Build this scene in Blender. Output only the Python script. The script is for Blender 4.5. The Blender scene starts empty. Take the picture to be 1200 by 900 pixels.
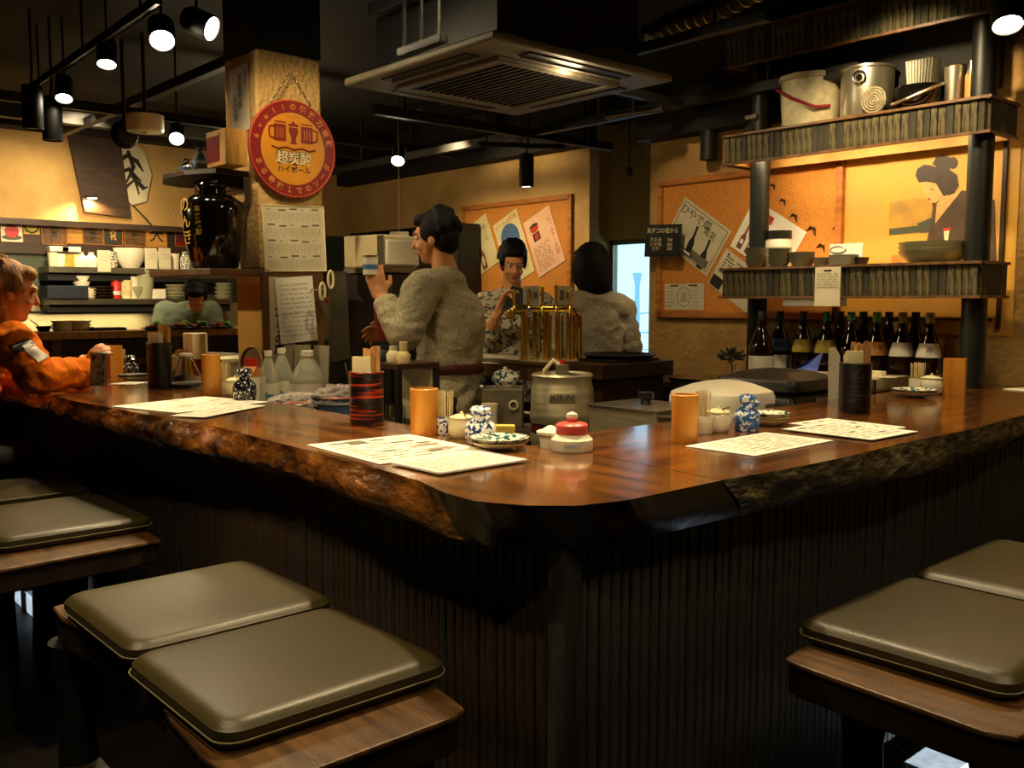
import bpy, bmesh, math, random
from mathutils import Vector, Matrix, Euler, noise
random.seed(7)
S = bpy.context.scene
COL = S.collection
PI = math.pi
# ------------------------------------------------------------------ camera
CAMZ = 1.38; PITCH = math.radians(5.09); HEAD = math.radians(138.3)
cd = bpy.data.cameras.new('camera'); cd.sensor_width = 36; cd.lens = 33.0; cd.clip_end = 200
cam = bpy.data.objects.new('camera', cd); COL.objects.link(cam)
cam.location = (0, 0, CAMZ); cam.rotation_euler = (PI/2-PITCH, 0, HEAD-PI/2)
S.camera = cam
# ------------------------------------------------------------------ colour management
S.view_settings.view_transform = 'Standard'; S.view_settings.look = 'None'
S.view_settings.exposure = 0.85; S.view_settings.gamma = 1.0
S.view_settings.use_curve_mapping = False
# ------------------------------------------------------------------ world (daylight beyond the window)
wd = bpy.data.worlds.new('daylight'); S.world = wd; wd.use_nodes = True
bg = wd.node_tree.nodes['Background']; bg.inputs[0].default_value = (0.50, 0.80, 1.0, 1); bg.inputs[1].default_value = 0.95
# ------------------------------------------------------------------ unseen lights: ceiling spots, wall washers and added fills
WARM = (1.0, 0.76, 0.42)
def spot(loc, tgt, W, deg=70, rad=.04, col=WARM, blend=.6, parent=None):
    l = bpy.data.lights.new('lamp_light', 'SPOT'); l.energy = W; l.color = col; l.spot_size = math.radians(deg)
    l.spot_blend = blend; l.shadow_soft_size = rad
    o = bpy.data.objects.new('lamp_light', l); COL.objects.link(o); o.location = loc
    d = Vector(tgt)-Vector(loc); o.rotation_euler = d.to_track_quat('-Z', 'Y').to_euler()
    return o
def fill_point(loc, W, rad=.08, col=WARM):
    l = bpy.data.lights.new('fill_light', 'POINT'); l.energy = W; l.color = col; l.shadow_soft_size = rad
    o = bpy.data.objects.new('fill_light', l); COL.objects.link(o); o.location = loc; return o
# spots over the counter (the ceiling row just above the frame)
spot((-2.0, 1.75, 2.7), (-1.95, 1.40, 1), 95, 62)
spot((-1.75, 2.5, 2.7), (-1.50, 2.25, 1), 80, 60)
spot((-3.2, 1.9, 2.7), (-3.15, 1.45, 1), 60, 66)
spot((-4.5, 2.0, 2.7), (-4.3, 1.5, 1), 70, 70)
spot((-1.8, 3.3, 2.6), (-1.6, 3.6, 1), 35, 70)
spot((-1.6, 0.2, 2.7), (-2.0, 0.9, .6), 22, 55, .08)
spot((-0.2, 1.6, 2.7), (-.85, 2.0, .6), 14, 55, .08)
# wall washers
spot((-3.0, 3.3, 2.6), (-3.0, 4.5, 1.75), 65, 90, .05)
spot((-2.0, 3.5, 2.65), (-2.05, 4.5, 1.8), 55, 80, .05)
spot((-0.6, 3.2, 2.6), (-1.1, 4.5, 1.3), 14, 90, .08)
spot((-5.3, 4.0, 2.5), (-5.4, 5.0, 1.75), 38, 95, .05)
spot((-6.6, 2.2, 2.6), (-8.0, 2.0, 1.5), 115, 95, .05)
spot((-2.6, 1.9, 2.7), (-2.6, 2.75, .95), 40, 50, .05)  # unseen spot added to brighten the keg
spot((-7.2, 2.2, 2.6), (-7.4, 2.3, 1.0), 75, 90, .05, (1, .85, .6))
spot((-3.2, 3.4, 2.6), (-3.5, 2.6, 1.3), 30, 80, .06)
fill_point((-6.3, 3.2, 2.2), 10)  # unseen point lights added as warm ambient fill
fill_point((-2.9, 2.9, 2.35), 6)
# unseen spots added to light counter front, live edge, pillar, nook and kitchen wall
spot((-0.5, 0.3, 2.75), (-1.3, 1.3, .7), 26, 75, .05)
spot((-2.2, 0.1, 2.75), (-2.3, 1.2, .85), 34, 75, .03)
spot((0.1, 2.2, 2.75), (-1.2, 2.3, .7), 20, 75, .06)
spot((-4.9, .4, 2.15), (-4.12, 2.0, 1.55), 40, 42, .03)
spot((-2.5, 2.1, 2.7), (-3.96, 2.25, 1.30), 20, 40, .05)
spot((-3.3, 1.5, 2.7), (-4.2, 2.9, 1.5), 34, 50, .05)
spot((-6.1, 1.9, 2.25), (-8.0, 2.3, 1.35), 70, 85, .05)
spot((-2.5, .25, 2.7), (-2.35, 1.17, .95), 34, 30, .02)
# narrow cool spots added to brighten the two floor boxes like daylight
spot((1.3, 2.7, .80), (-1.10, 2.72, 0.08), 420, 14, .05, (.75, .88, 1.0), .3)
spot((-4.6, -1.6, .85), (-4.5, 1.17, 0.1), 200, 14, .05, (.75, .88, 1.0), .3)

# ------------------------------------------------------------------ helpers: rays of the camera pose used to find real positions
F = 1100.0
fw = Vector((math.cos(HEAD)*math.cos(PITCH), math.sin(HEAD)*math.cos(PITCH), -math.sin(PITCH)))
rt = Vector((math.sin(HEAD), -math.cos(HEAD), 0)); upv = rt.cross(fw); CP = Vector((0, 0, CAMZ))
def ray(px, py): return fw*F+rt*(px-600)-upv*(py-450)
def onz(px, py, z): d = ray(px, py); return CP+d*((z-CAMZ)/d.z)
def onx(px, py, x): d = ray(px, py); return CP+d*(x/d.x)
def ony(px, py, y): d = ray(px, py); return CP+d*(y/d.y)
def atd(px, py, D): return CP+ray(px, py)*(D/F)

# ------------------------------------------------------------------ materials
def hexc(h):
    h = h.lstrip('#'); r = [int(h[i:i+2], 16)/255 for i in (0, 2, 4)]
    return tuple([c/12.92 if c <= .04045 else ((c+.055)/1.055)**2.4 for c in r]+[1])
MATS = {}
def mat(name, col, rough=.6, metal=0, noise_amt=.15, nscale=30, bump=0, bscale=60, stretch=(1, 1, 1), col2=None, emit=0, trans=0, coat=0, ior=1.45, alpha=1, spec=.5, detail=4, coords='Object', bdist=.01, ramp=(.35,.65)):
    if name in MATS: return MATS[name]
    m = bpy.data.materials.new(name); m.use_nodes = True; nt = m.node_tree; b = nt.nodes['Principled BSDF']
    c1 = hexc(col) if isinstance(col, str) else col
    b.inputs['Roughness'].default_value = rough; b.inputs['Metallic'].default_value = metal
    b.inputs['IOR'].default_value = ior; b.inputs['Specular IOR Level'].default_value = spec
    if trans: b.inputs['Transmission Weight'].default_value = trans
    if coat: b.inputs['Coat Weight'].default_value = coat; b.inputs['Coat Roughness'].default_value = .08
    if alpha < 1: b.inputs['Alpha'].default_value = alpha
    tc = nt.nodes.new('ShaderNodeTexCoord'); mp = nt.nodes.new('ShaderNodeMapping'); mp.inputs['Scale'].default_value = stretch
    nt.links.new(tc.outputs[coords], mp.inputs[0])
    c2 = hexc(col2) if isinstance(col2, str) else (col2 or tuple([c1[i]*(1-noise_amt*1.6) for i in range(3)]+[1]))
    n = nt.nodes.new('ShaderNodeTexNoise'); n.inputs['Scale'].default_value = nscale; n.inputs['Detail'].default_value = detail
    nt.links.new(mp.outputs[0], n.inputs[0])
    r = nt.nodes.new('ShaderNodeValToRGB'); r.color_ramp.elements[0].position = ramp[0]; r.color_ramp.elements[1].position = ramp[1]
    r.color_ramp.elements[0].color = c2; r.color_ramp.elements[1].color = c1
    nt.links.new(n.outputs[0], r.inputs[0]); nt.links.new(r.outputs[0], b.inputs['Base Color'])
    if bump:
        n2 = nt.nodes.new('ShaderNodeTexNoise'); n2.inputs['Scale'].default_value = bscale; n2.inputs['Detail'].default_value = 5
        nt.links.new(mp.outputs[0], n2.inputs[0])
        bp = nt.nodes.new('ShaderNodeBump'); bp.inputs['Strength'].default_value = bump; bp.inputs['Distance'].default_value = bdist
        nt.links.new(n2.outputs[0], bp.inputs['Height']); nt.links.new(bp.outputs[0], b.inputs['Normal'])
    if emit:
        b.inputs['Emission Color'].default_value = c1; b.inputs['Emission Strength'].default_value = emit
    MATS[name] = m; return m
def M(name): return MATS[name]
mat('plaster', '#c9a66b', .9, 0, .25, 3, .6, 45, col2='#b28e55', bdist=.02)
mat('plaster_rough', '#b79257', .92, 0, .3, 4, .5, 30, col2='#a07c45', bdist=.03)
mat('black_paint', '#15130f', .55, 0, .3, 8)
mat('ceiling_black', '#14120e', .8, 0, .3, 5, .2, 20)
mat('floor_dark', '#1a1511', .5, 0, .3, 6)
mat('dark_wall', '#2a2a20', .5, 0, .3, 6)
mat('slat_black', '#3b3935', .5, 0, .4, 9, .5, 60, stretch=(3, 3, .35), col2='#1f1d1a')
mat('slat_brown', '#463527', .5, 0, .4, 9, .5, 60, stretch=(3, 3, .35), col2='#1f1710')
mat('bark_slat', '#574e2e', .7, 0, .5, 34, .6, 60, stretch=(2, 2, .5), col2='#211b0d', ramp=(.38, .62))
mat('bark_slat_dark', '#302c1a', .7, 0, .5, 16, .6, 60, stretch=(2, 2, .4), col2='#1a170c')
mat('counter_wood', '#83501f', .16, 0, .4, 3.2, .05, 30, stretch=(1, 7, 1), col2='#472a10', coat=.6, detail=7)
mat('counter_wood_cross', '#7a471c', .16, 0, .4, 3.2, .05, 30, stretch=(6, 1, 1), col2='#42240f', coat=.6, detail=7)
mat('live_edge', '#915a24', .10, 0, .5, 6, .8, 22, col2='#22100a', coat=.7, bdist=.03, stretch=(1, 2, 1.5))
mat('bark_edge', '#7a6c49', .5, 0, .6, 14, 1.0, 24, col2='#1f1911', bdist=.03, stretch=(2, 1, 2.2), detail=8, coat=.2)
mat('edge_dark', '#2a1409', .25, 0, .5, 5, .2, 30, col2='#180a05', coat=.4)
mat('bench_wood', '#6a4a24', .4, 0, .4, 5, .15, 40, stretch=(1, 8, 1), col2='#3f2812')
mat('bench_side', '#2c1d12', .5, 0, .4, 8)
mat('post_black', '#12140f', .45, 0, .2, 8, .1, 30)
mat('leather', '#40381c', .40, 0, .1, 4, .15, 260, bdist=.004, spec=.6)
mat('piping', '#8c8364', .5)
mat('light_wood', '#c49045', .55, 0, .3, 6, .1, 50, stretch=(1, 6, 1), col2='#a0702c')
mat('panel_ochre', '#b58a3a', .6, 0, .25, 4, col2='#a0762e')
mat('backsplash', '#b8ae84', .35, .2, .1, 4)
mat('bamboo', '#e09a3a', .32, 0, .3, 7, 0, 30, stretch=(4, 4, .5), col2='#c47c26')
mat('chop_wood', '#d9a35c', .6, 0, .3, 20)
mat('pick_wood', '#efd9a0', .6, 0, .2, 30)
mat('white_ceramic', '#efe6cf', .2, 0, .05, 8, coat=.4)
mat('cream', '#e8dcae', .5, 0, .06, 8)
mat('white_plastic', '#e6dfc8', .35, 0, .06, 8)
mat('paper', '#eeebdc', .6, 0, .04, 10)
mat('paper_dim', '#cfc6a8', .7, 0, .08, 10)
mat('paper_yellow', '#d9cd9a', .7, 0, .08, 10)
mat('paper_pink', '#e8b996', .7, 0, .08, 10)
mat('laminate', '#d7c6d0', .15, 0, .03, 6)
mat('ink', '#221f1c', .6)
mat('ink_grey', '#77705f', .7)
mat('ink_soft', '#b0a98f', .7)
mat('ink_red', '#c23a24', .6)
mat('ink_brown', '#8a4a30', .6)
mat('ink_gold', '#c9a24a', .35, .6)
mat('sign_red', '#7d1a18', .4, 0, .08, 6)
mat('sign_rim', '#b8442c', .4)
mat('sign_yellow', '#d08c14', .4, 0, .08, 6)
mat('sign_orange', '#d0843a', .4)
mat('sign_cream', '#eee0b4', .5)
mat('cork', '#d08a38', .85, 0, .1, 120, .15, 250, col2='#b8742c')
mat('cork_frame', '#c07a34', .5, 0, .25, 6, stretch=(1, 1, 5), col2='#9a5a22')
mat('steel', '#b5ad98', .30, .9, .1, 4)
mat('steel_dark', '#8d8775', .35, 1, .15, 6)
mat('brushed', '#c9bf9e', .42, .75, .15, 6, .1, 50, stretch=(1, 1, 12))
mat('gold', '#f0c552', .2, 1, .05, 4)
mat('chrome', '#d8d4c8', .1, 1, .02, 4)
mat('black_plastic', '#1c1b19', .35, 0, .2, 6)
mat('black_gloss', '#0d0c0b', .1, 0, .2, 6, coat=.5)
mat('lacquer', '#17120f', .3, 0, .4, 10, .4, 10, stretch=(.6, .6, 14), col2='#0b0908', coat=.3)
mat('lacquer_red', '#a8301a', .3, 0, .4, 6, .3, 10, stretch=(.8, .8, 16), col2='#150d0b', coat=.4, ramp=(.52, .60))
mat('bottle_glass', '#1c0d06', .07, 0, .2, 5, coat=.5)
mat('glass', (1, 1, 1, 1), .03, 0, 0, 5, trans=1, ior=1.3)
mat('glass_green', (.86, .88, .70, 1), .15, 0, 0, 5, trans=.78, ior=1.15)
mat('ac_panel', '#6e6653', .6)
mat('bucket', '#b8ae8c', .45)
mat('film', (1, .97, .9, 1), .05, 0, 0, 5, 1.0, 60, alpha=.28, spec=1, bdist=.03)
mat('wicker', '#8a8064', .8, 0, .3, 60)
mat('pane', (.9, .97, 1, 1), .02, 0, 0, 5, trans=1, ior=1.02)
mat('blue_white', '#f0f0ea', .2, 0, 0, 95, col2='#1f3f86', coat=.4, ramp=(.46, .50), detail=1)
mat('blue_flower', '#dfe6ea', .2, 0, 0, 75, col2='#2f62a6', coat=.4, ramp=(.55, .58), detail=1)
mat('indigo_white', '#e8e4d4', .2, 0, 0, 120, col2='#141a2e', coat=.4, ramp=(.59, .62), detail=1)
mat('teal_pattern', '#eae6d2', .2, 0, 0, 70, col2='#2c5a58', coat=.4, ramp=(.44, .50), detail=2)
mat('urn', '#1a100a', .12, 0, .4, 4, col2='#0c0805', coat=.5)
mat('red', '#c42a20', .35); mat('red_dark', '#7a1614', .3, coat=.3); mat('pink_cap', '#d8544a', .35)
mat('yellow', '#ecc75a', .4); mat('green_cap', '#5f9a58', .4); mat('teal_cap', '#2c7a60', .4); mat('gold_cap', '#a89a5a', .3, .4)
mat('label_white', '#d8d2be', .5, 0, .05, 20); mat('label_orange', '#c8823a', .5); mat('label_gold', '#b5a23a', .4); mat('label_blue', '#4a6a9a', .5)
mat('grey_ceramic', '#5f5a48', .5, 0, .2, 6); mat('celadon', '#a5a380', .3, 0, .1, 6, coat=.3)
mat('skin', '#d99a68', .5, 0, .05, 6, spec=.35); mat('hair_black', '#0d0a09', .65, 0, .3, 30, .4, 150, stretch=(1, 1, .25), spec=.25)
mat('hair_brown', '#b87a2c', .6, 0, .5, 30, .6, 120, stretch=(1, 1, .3), col2='#5c3814')
mat('lip', '#b0584a', .5); mat('eye_white', '#e8e0d4', .3); mat('eye_dark', '#1a100c', .2)
mat('orange_cloth', '#e87a06', .85, 0, .12, 5, .6, 14, bdist=.03, spec=.15, col2='#d66604')
mat('red_cloth', '#b02a14', .7); mat('shirt_grey', '#b8ad8a', .85, 0, .4, 130, .6, 8, col2='#8a826a', bdist=.025, detail=1)
mat('print_cloth', '#c4baa0', .85, 0, .5, 42, .4, 9, col2='#4c4a44', bdist=.02, detail=1, ramp=(.40, .48))
mat('stripe_cloth', '#b3a88e', .85, 0, .4, 60, .4, 9, col2='#8b8370', bdist=.02, detail=1, stretch=(1, 1, 4))
mat('cook_cloth', '#6c7762', .85, 0, .1, 5, .4, 9, bdist=.02); mat('dark_cloth', '#16130f', .8); mat('belt', '#4a1712', .5)
mat('poster_bg', '#d8a23c', .5, 0, .2, 2.5, col2='#c89a4a'); mat('poster_shore', '#a0803c', .6, 0, .5, 12, stretch=(1, 1, 4), col2='#c8963c')
mat('hair_print', '#3c3028', .5); mat('kimono_print', '#3a2c22', .6, 0, .2, 8, col2='#55402e'); mat('skin_print', '#e0a868', .6)
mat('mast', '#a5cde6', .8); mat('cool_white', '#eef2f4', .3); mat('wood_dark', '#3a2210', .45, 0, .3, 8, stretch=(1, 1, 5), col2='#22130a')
mat('wood_mid', '#6e4a26', .45, 0, .3, 5, stretch=(5, 1, 1), col2='#4a3018'); mat('navy', '#18222c', .5)
mat('green_grey', '#4b5340', .6, 0, .15, 4); mat('leaf_green', '#7fae3a', .6, 0, .3, 60); mat('food_red', '#b4512c', .6, 0, .4, 60)
mat('toothpaste_blue', '#4a78b8', .4); mat('violet_film', '#7b86d8', .2, 0, .3, 12, col2='#3a58b0'); mat('phone', '#3c4038', .35, 0, .4, 60, col2='#8a8a78')
mat('lamp_glow', (1.0, .86, .58, 1), .5, emit=45); mat('lamp_glow_dim', (1.0, .86, .50, 1), .5, emit=12)

# ------------------------------------------------------------------ mesh builder
def wmat(o):
    m = o.matrix_basis.copy(); p = o.parent
    while p: m = p.matrix_basis @ m; p = p.parent
    return m
def frame(loc, x, y, z):
    m = Matrix((x, y, z)).transposed().to_4x4(); m.translation = loc; return m
def align(a, b):
    d = (Vector(b)-Vector(a)).normalized(); q = d.to_track_quat('Z', 'Y'); m = q.to_matrix().to_4x4(); m.translation = a; return m
class MB:
    def __init__(s, T=None): s.v = []; s.f = []; s.T = T or Matrix()
    def add(s, vs, fs, T=None):
        n = len(s.v); T = s.T @ (T or Matrix())
        s.v += [T @ Vector(v) for v in vs]; s.f += [tuple(i+n for i in f) for f in fs]; return s
    def box(s, a, b, T=None):
        (x0, y0, z0), (x1, y1, z1) = a, b
        vs = [(x0,y0,z0),(x1,y0,z0),(x1,y1,z0),(x0,y1,z0),(x0,y0,z1),(x1,y0,z1),(x1,y1,z1),(x0,y1,z1)]
        return s.add(vs, [(0,3,2,1),(4,5,6,7),(0,1,5,4),(1,2,6,5),(2,3,7,6),(3,0,4,7)], T)
    def cb(s, c, d, T=None, rz=0):
        Tm = (T or Matrix()) @ Matrix.Translation(c) @ Matrix.Rotation(rz, 4, 'Z')
        return s.box((-d[0]/2,-d[1]/2,-d[2]/2), (d[0]/2,d[1]/2,d[2]/2), Tm)
    def lathe(s, prof, c=(0,0,0), n=20, a0=0, a1=2*PI, T=None):
        full = abs(a1-a0-2*PI) < 1e-6; m = n if full else n+1; vs = []; fs = []
        for r, z in prof:
            for i in range(m):
                a = a0+(a1-a0)*i/n; vs.append((c[0]+r*math.cos(a), c[1]+r*math.sin(a), c[2]+z))
        for j in range(len(prof)-1):
            for i in range(n):
                k = (i+1) % m if full else i+1
                fs.append((j*m+i, j*m+k, (j+1)*m+k, (j+1)*m+i))
        return s.add(vs, fs, T)
    def cyl(s, c, r, h, n=16, r2=None, T=None):
        r2 = r if r2 is None else r2
        return s.lathe([(0, 0), (r, 0), (r2, h), (0, h)], c, n, T=T)
    def rod(s, a, b, r, r2=None, n=10):
        L = (Vector(b)-Vector(a)).length; return s.cyl((0,0,0), r, L, n, r2, align(a, b))
    def tube(s, pts, r, n=8, closed=False):
        pts = [Vector(p) for p in pts]; N = len(pts); vs = []; fs = []; pu = None
        for i, p in enumerate(pts):
            a = pts[(i-1) % N] if (closed or i) else p; b = pts[(i+1) % N] if (closed or i < N-1) else p
            d = (b-a).normalized()
            u = (pu - d*pu.dot(d)) if pu else d.orthogonal()
            u.normalize(); pu = u; w = d.cross(u); rr = r[i] if isinstance(r, (list, tuple)) else r
            for k in range(n):
                t = 2*PI*k/n; vs.append(p+u*math.cos(t)*rr+w*math.sin(t)*rr)
        for i in range(N if closed else N-1):
            j = (i+1) % N
            for k in range(n): fs.append((i*n+k, i*n+(k+1) % n, j*n+(k+1) % n, j*n+k))
        if not closed: fs.append(tuple(range(n-1, -1, -1))); fs.append(tuple((N-1)*n+k for k in range(n)))
        return s.add(vs, fs)
    def ell(s, c, r, T=None, n=14, m=8):
        if isinstance(r, (int, float)): r = (r, r, r)
        vs = [(c[0], c[1], c[2]+r[2])]
        for j in range(1, m):
            th = PI*j/m
            for i in range(n):
                a = 2*PI*i/n; vs.append((c[0]+r[0]*math.sin(th)*math.cos(a), c[1]+r[1]*math.sin(th)*math.sin(a), c[2]+r[2]*math.cos(th)))
        vs.append((c[0], c[1], c[2]-r[2])); fs = [(0, 1+i, 1+(i+1) % n) for i in range(n)]
        for j in range(m-2):
            for i in range(n): fs.append((1+j*n+i, 1+(j+1)*n+i, 1+(j+1)*n+(i+1) % n, 1+j*n+(i+1) % n))
        e = len(vs)-1; fs += [(e, 1+(m-2)*n+(i+1) % n, 1+(m-2)*n+i) for i in range(n)]
        return s.add(vs, fs, T)
    def cap(s, a, b, ra, rb=None, flat=1.0, side=None):
        rb = ra if rb is None else rb; a = Vector(a); b = Vector(b)
        if (b-a).length < 1e-6: return s.ell(a, ra)
        if side is not None:
            z = (b-a).normalized(); x = (Vector(side)-z*Vector(side).dot(z)).normalized(); y = z.cross(x); T = frame(a, x, y, z)
        else: T = align(a, b)
        L = (b-a).length; pr = []
        for i in range(6): t = -PI/2+PI/2*i/5; pr.append((ra*math.cos(t), ra*math.sin(t)))
        for i in range(6): t = PI/2*i/5; pr.append((rb*math.cos(t), L+rb*math.sin(t)))
        return s.lathe(pr, n=14, T=T @ Matrix.Diagonal((1, flat, 1, 1)))
    def prism(s, poly, z0, z1, T=None):
        n = len(poly); vs = [(x, y, z0) for x, y in poly]+[(x, y, z1) for x, y in poly]
        return s.add(vs, [tuple(range(n-1, -1, -1)), tuple(range(n, 2*n))]+[(i, (i+1) % n, n+(i+1) % n, n+i) for i in range(n)], T)
    def mesh(s, name):
        me = bpy.data.meshes.new(name); me.from_pydata([tuple(v) for v in s.v], [], s.f); me.update()
        bm = bmesh.new(); bm.from_mesh(me); bmesh.ops.remove_doubles(bm, verts=bm.verts, dist=1e-6)
        bmesh.ops.recalc_face_normals(bm, faces=bm.faces); bm.to_mesh(me); bm.free(); return me
    def build(s, name, m, parent=None, smooth=True, bevel=0, world=False, loc=None, T=None):
        if world and parent is not None:
            inv = wmat(parent).inverted(); s.v = [inv @ v for v in s.v]
        elif world and loc is not None:
            L = Vector(loc); s.v = [v-L for v in s.v]
        me = s.mesh(name); me.materials.append(M(m) if isinstance(m, str) else m)
        if smooth:
            me.shade_smooth() if hasattr(me, 'shade_smooth') else None
            try: me.set_sharp_from_angle(angle=math.radians(42))
            except Exception: pass
        o = bpy.data.objects.new(name, me); COL.objects.link(o)
        if parent is not None: o.parent = parent
        if T is not None: o.matrix_basis = T
        elif loc is not None: o.location = loc
        if bevel:
            b = o.modifiers.new('bevel', 'BEVEL'); b.width = bevel; b.segments = 2; b.limit_method = 'ANGLE'
        return o
def tag(o, label, cat, group=None):
    o['label'] = label; o['category'] = cat
    if group: o['group'] = group
    return o
def thing(name, label, cat, loc=(0,0,0), rz=0, group=None, T=None):
    o = bpy.data.objects.new(name, None); COL.objects.link(o); o.empty_display_size = .05
    if T is not None: o.matrix_basis = T
    else: o.location = loc; o.rotation_euler = (0, 0, rz)
    return tag(o, label, cat, group)
def struct(o): o['kind'] = 'structure'; return o
def copy_tree(o, parent=None):
    c = o.copy(); COL.objects.link(c); c.parent = parent
    for ch in list(o.children): copy_tree(ch, c)
    return c
def dup(o, loc, rz=None, label=None, scale=None):
    c = copy_tree(o); c.location = loc
    if rz is not None: c.rotation_euler = (0, 0, rz)
    if label: c['label'] = label
    if scale: c.scale = (scale,)*3
    return c
def text(body, size, m, parent, x=0, y=0, z=.0012, rot=0, T=None, name='lettering', align='CENTER', sx=1, bold=0):
    cu = bpy.data.curves.new('t', 'FONT'); cu.body = body; cu.size = size; cu.align_x = align; cu.align_y = 'CENTER'
    cu.resolution_u = 2; cu.offset = bold; cu.space_line = .95
    to = bpy.data.objects.new('t', cu); me = bpy.data.meshes.new_from_object(to); me.name = name
    me.materials.clear(); me.materials.append(M(m))
    bpy.data.objects.remove(to); bpy.data.curves.remove(cu)
    o = bpy.data.objects.new(name, me); COL.objects.link(o); o.parent = parent
    L = Matrix.Translation((x, y, z)) @ Matrix.Rotation(rot, 4, 'Z') @ Matrix.Diagonal((sx, 1, 1, 1))
    o.matrix_basis = (T @ L) if T is not None else L
    return o
def rects(rs, m, parent, z=.001, name='print', T=None):
    b = MB()
    for r in rs:
        if len(r) == 4: x0, y0, x1, y1 = r; b.add([(x0,y0,z),(x1,y0,z),(x1,y1,z),(x0,y1,z)], [(0,1,2,3)])
    return b.build(name, m, parent, smooth=False, T=T)
def poly(pts, m, parent, z=.001, name='print'):
    return MB().add([(x, y, z) for x, y in pts], [tuple(range(len(pts)))]).build(name, m, parent, smooth=False)
def circ(cx, cy, rx, ry=None, n=24, a0=0, a1=2*PI):
    ry = ry or rx; return [(cx+rx*math.cos(a0+(a1-a0)*i/n), cy+ry*math.sin(a0+(a1-a0)*i/n)) for i in range(n)]
XA, YA, ZA = Vector((1,0,0)), Vector((0,1,0)), Vector((0,0,1))
def sheet(name, label, cat, T, w, h, m='paper', t=.002, group=None):
    o = MB().box((-w/2,-h/2,-t), (w/2,h/2,0)).build(name, m, None, smooth=False, T=T); return tag(o, label, cat, group)
def sheet_px(name, label, cat, axis, c, tl, tr, bl, m='paper', group=None, t=.002):
    fn = {'x': onx, 'y': ony, 'z': onz}[axis]; A, B, Cc = fn(*tl, c), fn(*tr, c), fn(*bl, c)
    u = (B-A); v = (A-Cc); w, h = u.length, v.length; u.normalize(); n = u.cross(v).normalized(); v2 = n.cross(u)
    T = frame(A+u*w/2-v2*h/2, u, v2, n); return sheet(name, label, cat, T, w, h, m, t, group), w, h
def lines_print(o, w, h, rows, m='ink_soft', x0=-.42, x1=.42, y0=-.42, y1=.42, th=.25, vertical=False, seed=1, name='print'):
    rnd = random.Random(seed); rs = []
    for i in range(rows):
        t = (i+.5)/rows
        if vertical:
            x = (x0+(x1-x0)*t)*w; a = rnd.uniform(.55, 1); rs.append((x-th*w/rows/2, (y1-(y1-y0)*a)*h, x+th*w/rows/2, y1*h))
        else:
            y = (y1-(y1-y0)*t)*h; xx = x0
            while xx < x1-.04:
                L = rnd.uniform(.05, .22); xe = min(x1, xx+L)
                rs.append((xx*w, y-th*h/rows/2, xe*w, y+th*h/rows/2)); xx = xe+rnd.uniform(.02, .08)
    return rects(rs, m, o, name=name)
# ================================================================== SETTING
def wallbox(name, a, b, m): return struct(MB().box(a, b).build(name, m, smooth=False))
wallbox('floor', (-10, -2.6, -.1), (1.6, 8, 0), 'floor_dark')
wallbox('ceiling', (-10, -2.6, 2.85), (1.6, 8, 2.95), 'ceiling_black')
wallbox('wall_back', (-3.78, 4.5, 0), (1.6, 4.62, 2.85), 'plaster_rough')
wallbox('wall_right', (1.5, -2.6, 0), (1.62, 4.5, 2.85), 'dark_wall')
wallbox('wall_front', (-10, -2.7, 0), (1.6, -2.6, 2.85), 'dark_wall')
# wall behind the tap counter, with a low opening into a dark nook on its left
wb = MB(); wb.box((-6.75, 5, 0), (-4.77, 5.1, 2.85)); wb.box((-8.1, 5, 2.03), (-6.75, 5.1, 2.85)); struct(wb.build('wall_bar', 'plaster', smooth=False))
wallbox('wall_nook', (-8.1, 5.6, 0), (-5.6, 5.7, 2.85), 'dark_wall')
wallbox('wall_nook_left', (-8.15, 5.0, 0), (-8.05, 5.7, 2.85), 'dark_wall')
wallbox('wall_passage', (-5.6, 5.1, 0), (-5.5, 6.1, 2.85), 'plaster')
# window wall with an opening down to the sill
ww = MB(); ww.box((-5.6, 6, 1.89), (-3.3, 6.1, 2.85)); ww.box((-5.6, 6, 0), (-3.3, 6.1, .35)); ww.box((-4.0, 6, .35), (-3.3, 6.1, 1.89))
struct(ww.build('wall_window', 'plaster', smooth=False))
wallbox('wall_passage_right', (-3.42, 4.62, 0), (-3.3, 6, 2.85), 'plaster')
w1 = struct(thing('window_1', '', '', (-4.75, 6.05, .35))); del w1['label'], w1['category']
wf = MB()
for a, b in (((-.75,-.03,0),(-.71,.03,1.54)), ((.71,-.03,0),(.75,.03,1.54)), ((-.75,-.03,1.5),(.75,.03,1.54)), ((-.75,-.03,0),(.75,.03,.04))): wf.box(a, b)
wf.build('window_frame', 'steel_dark', w1, smooth=False)
MB().box((-.71,-.004,.04), (.71,.004,1.5)).build('pane', 'pane', w1, smooth=False)
# kitchen wall at the far left
wallbox('wall_kitchen', (-8.15, -2.6, 2.0), (-8.0, 5.0, 2.85), 'plaster')
wallbox('wall_kitchen_lower', (-8.15, -2.6, 0), (-8.0, 5.0, 2.0), 'green_grey')
wallbox('trim_1', (-8.0, -.5, 1.955), (-7.86, 4.2, 2.0), 'wood_dark')
wallbox('trim_2', (-8.0, -.5, 1.74), (-7.97, 4.2, 1.955), 'wood_dark')
wallbox('trim_3', (-8.0, 1.2, 1.0), (-7.985, 5.0, 1.36), 'backsplash')
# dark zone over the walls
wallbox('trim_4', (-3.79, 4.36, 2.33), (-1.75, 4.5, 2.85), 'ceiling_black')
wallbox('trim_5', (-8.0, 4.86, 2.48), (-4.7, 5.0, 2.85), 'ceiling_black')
wallbox('trim_6', (-8.0, -2.6, 2.68), (-7.8, 5.0, 2.85), 'ceiling_black')

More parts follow.
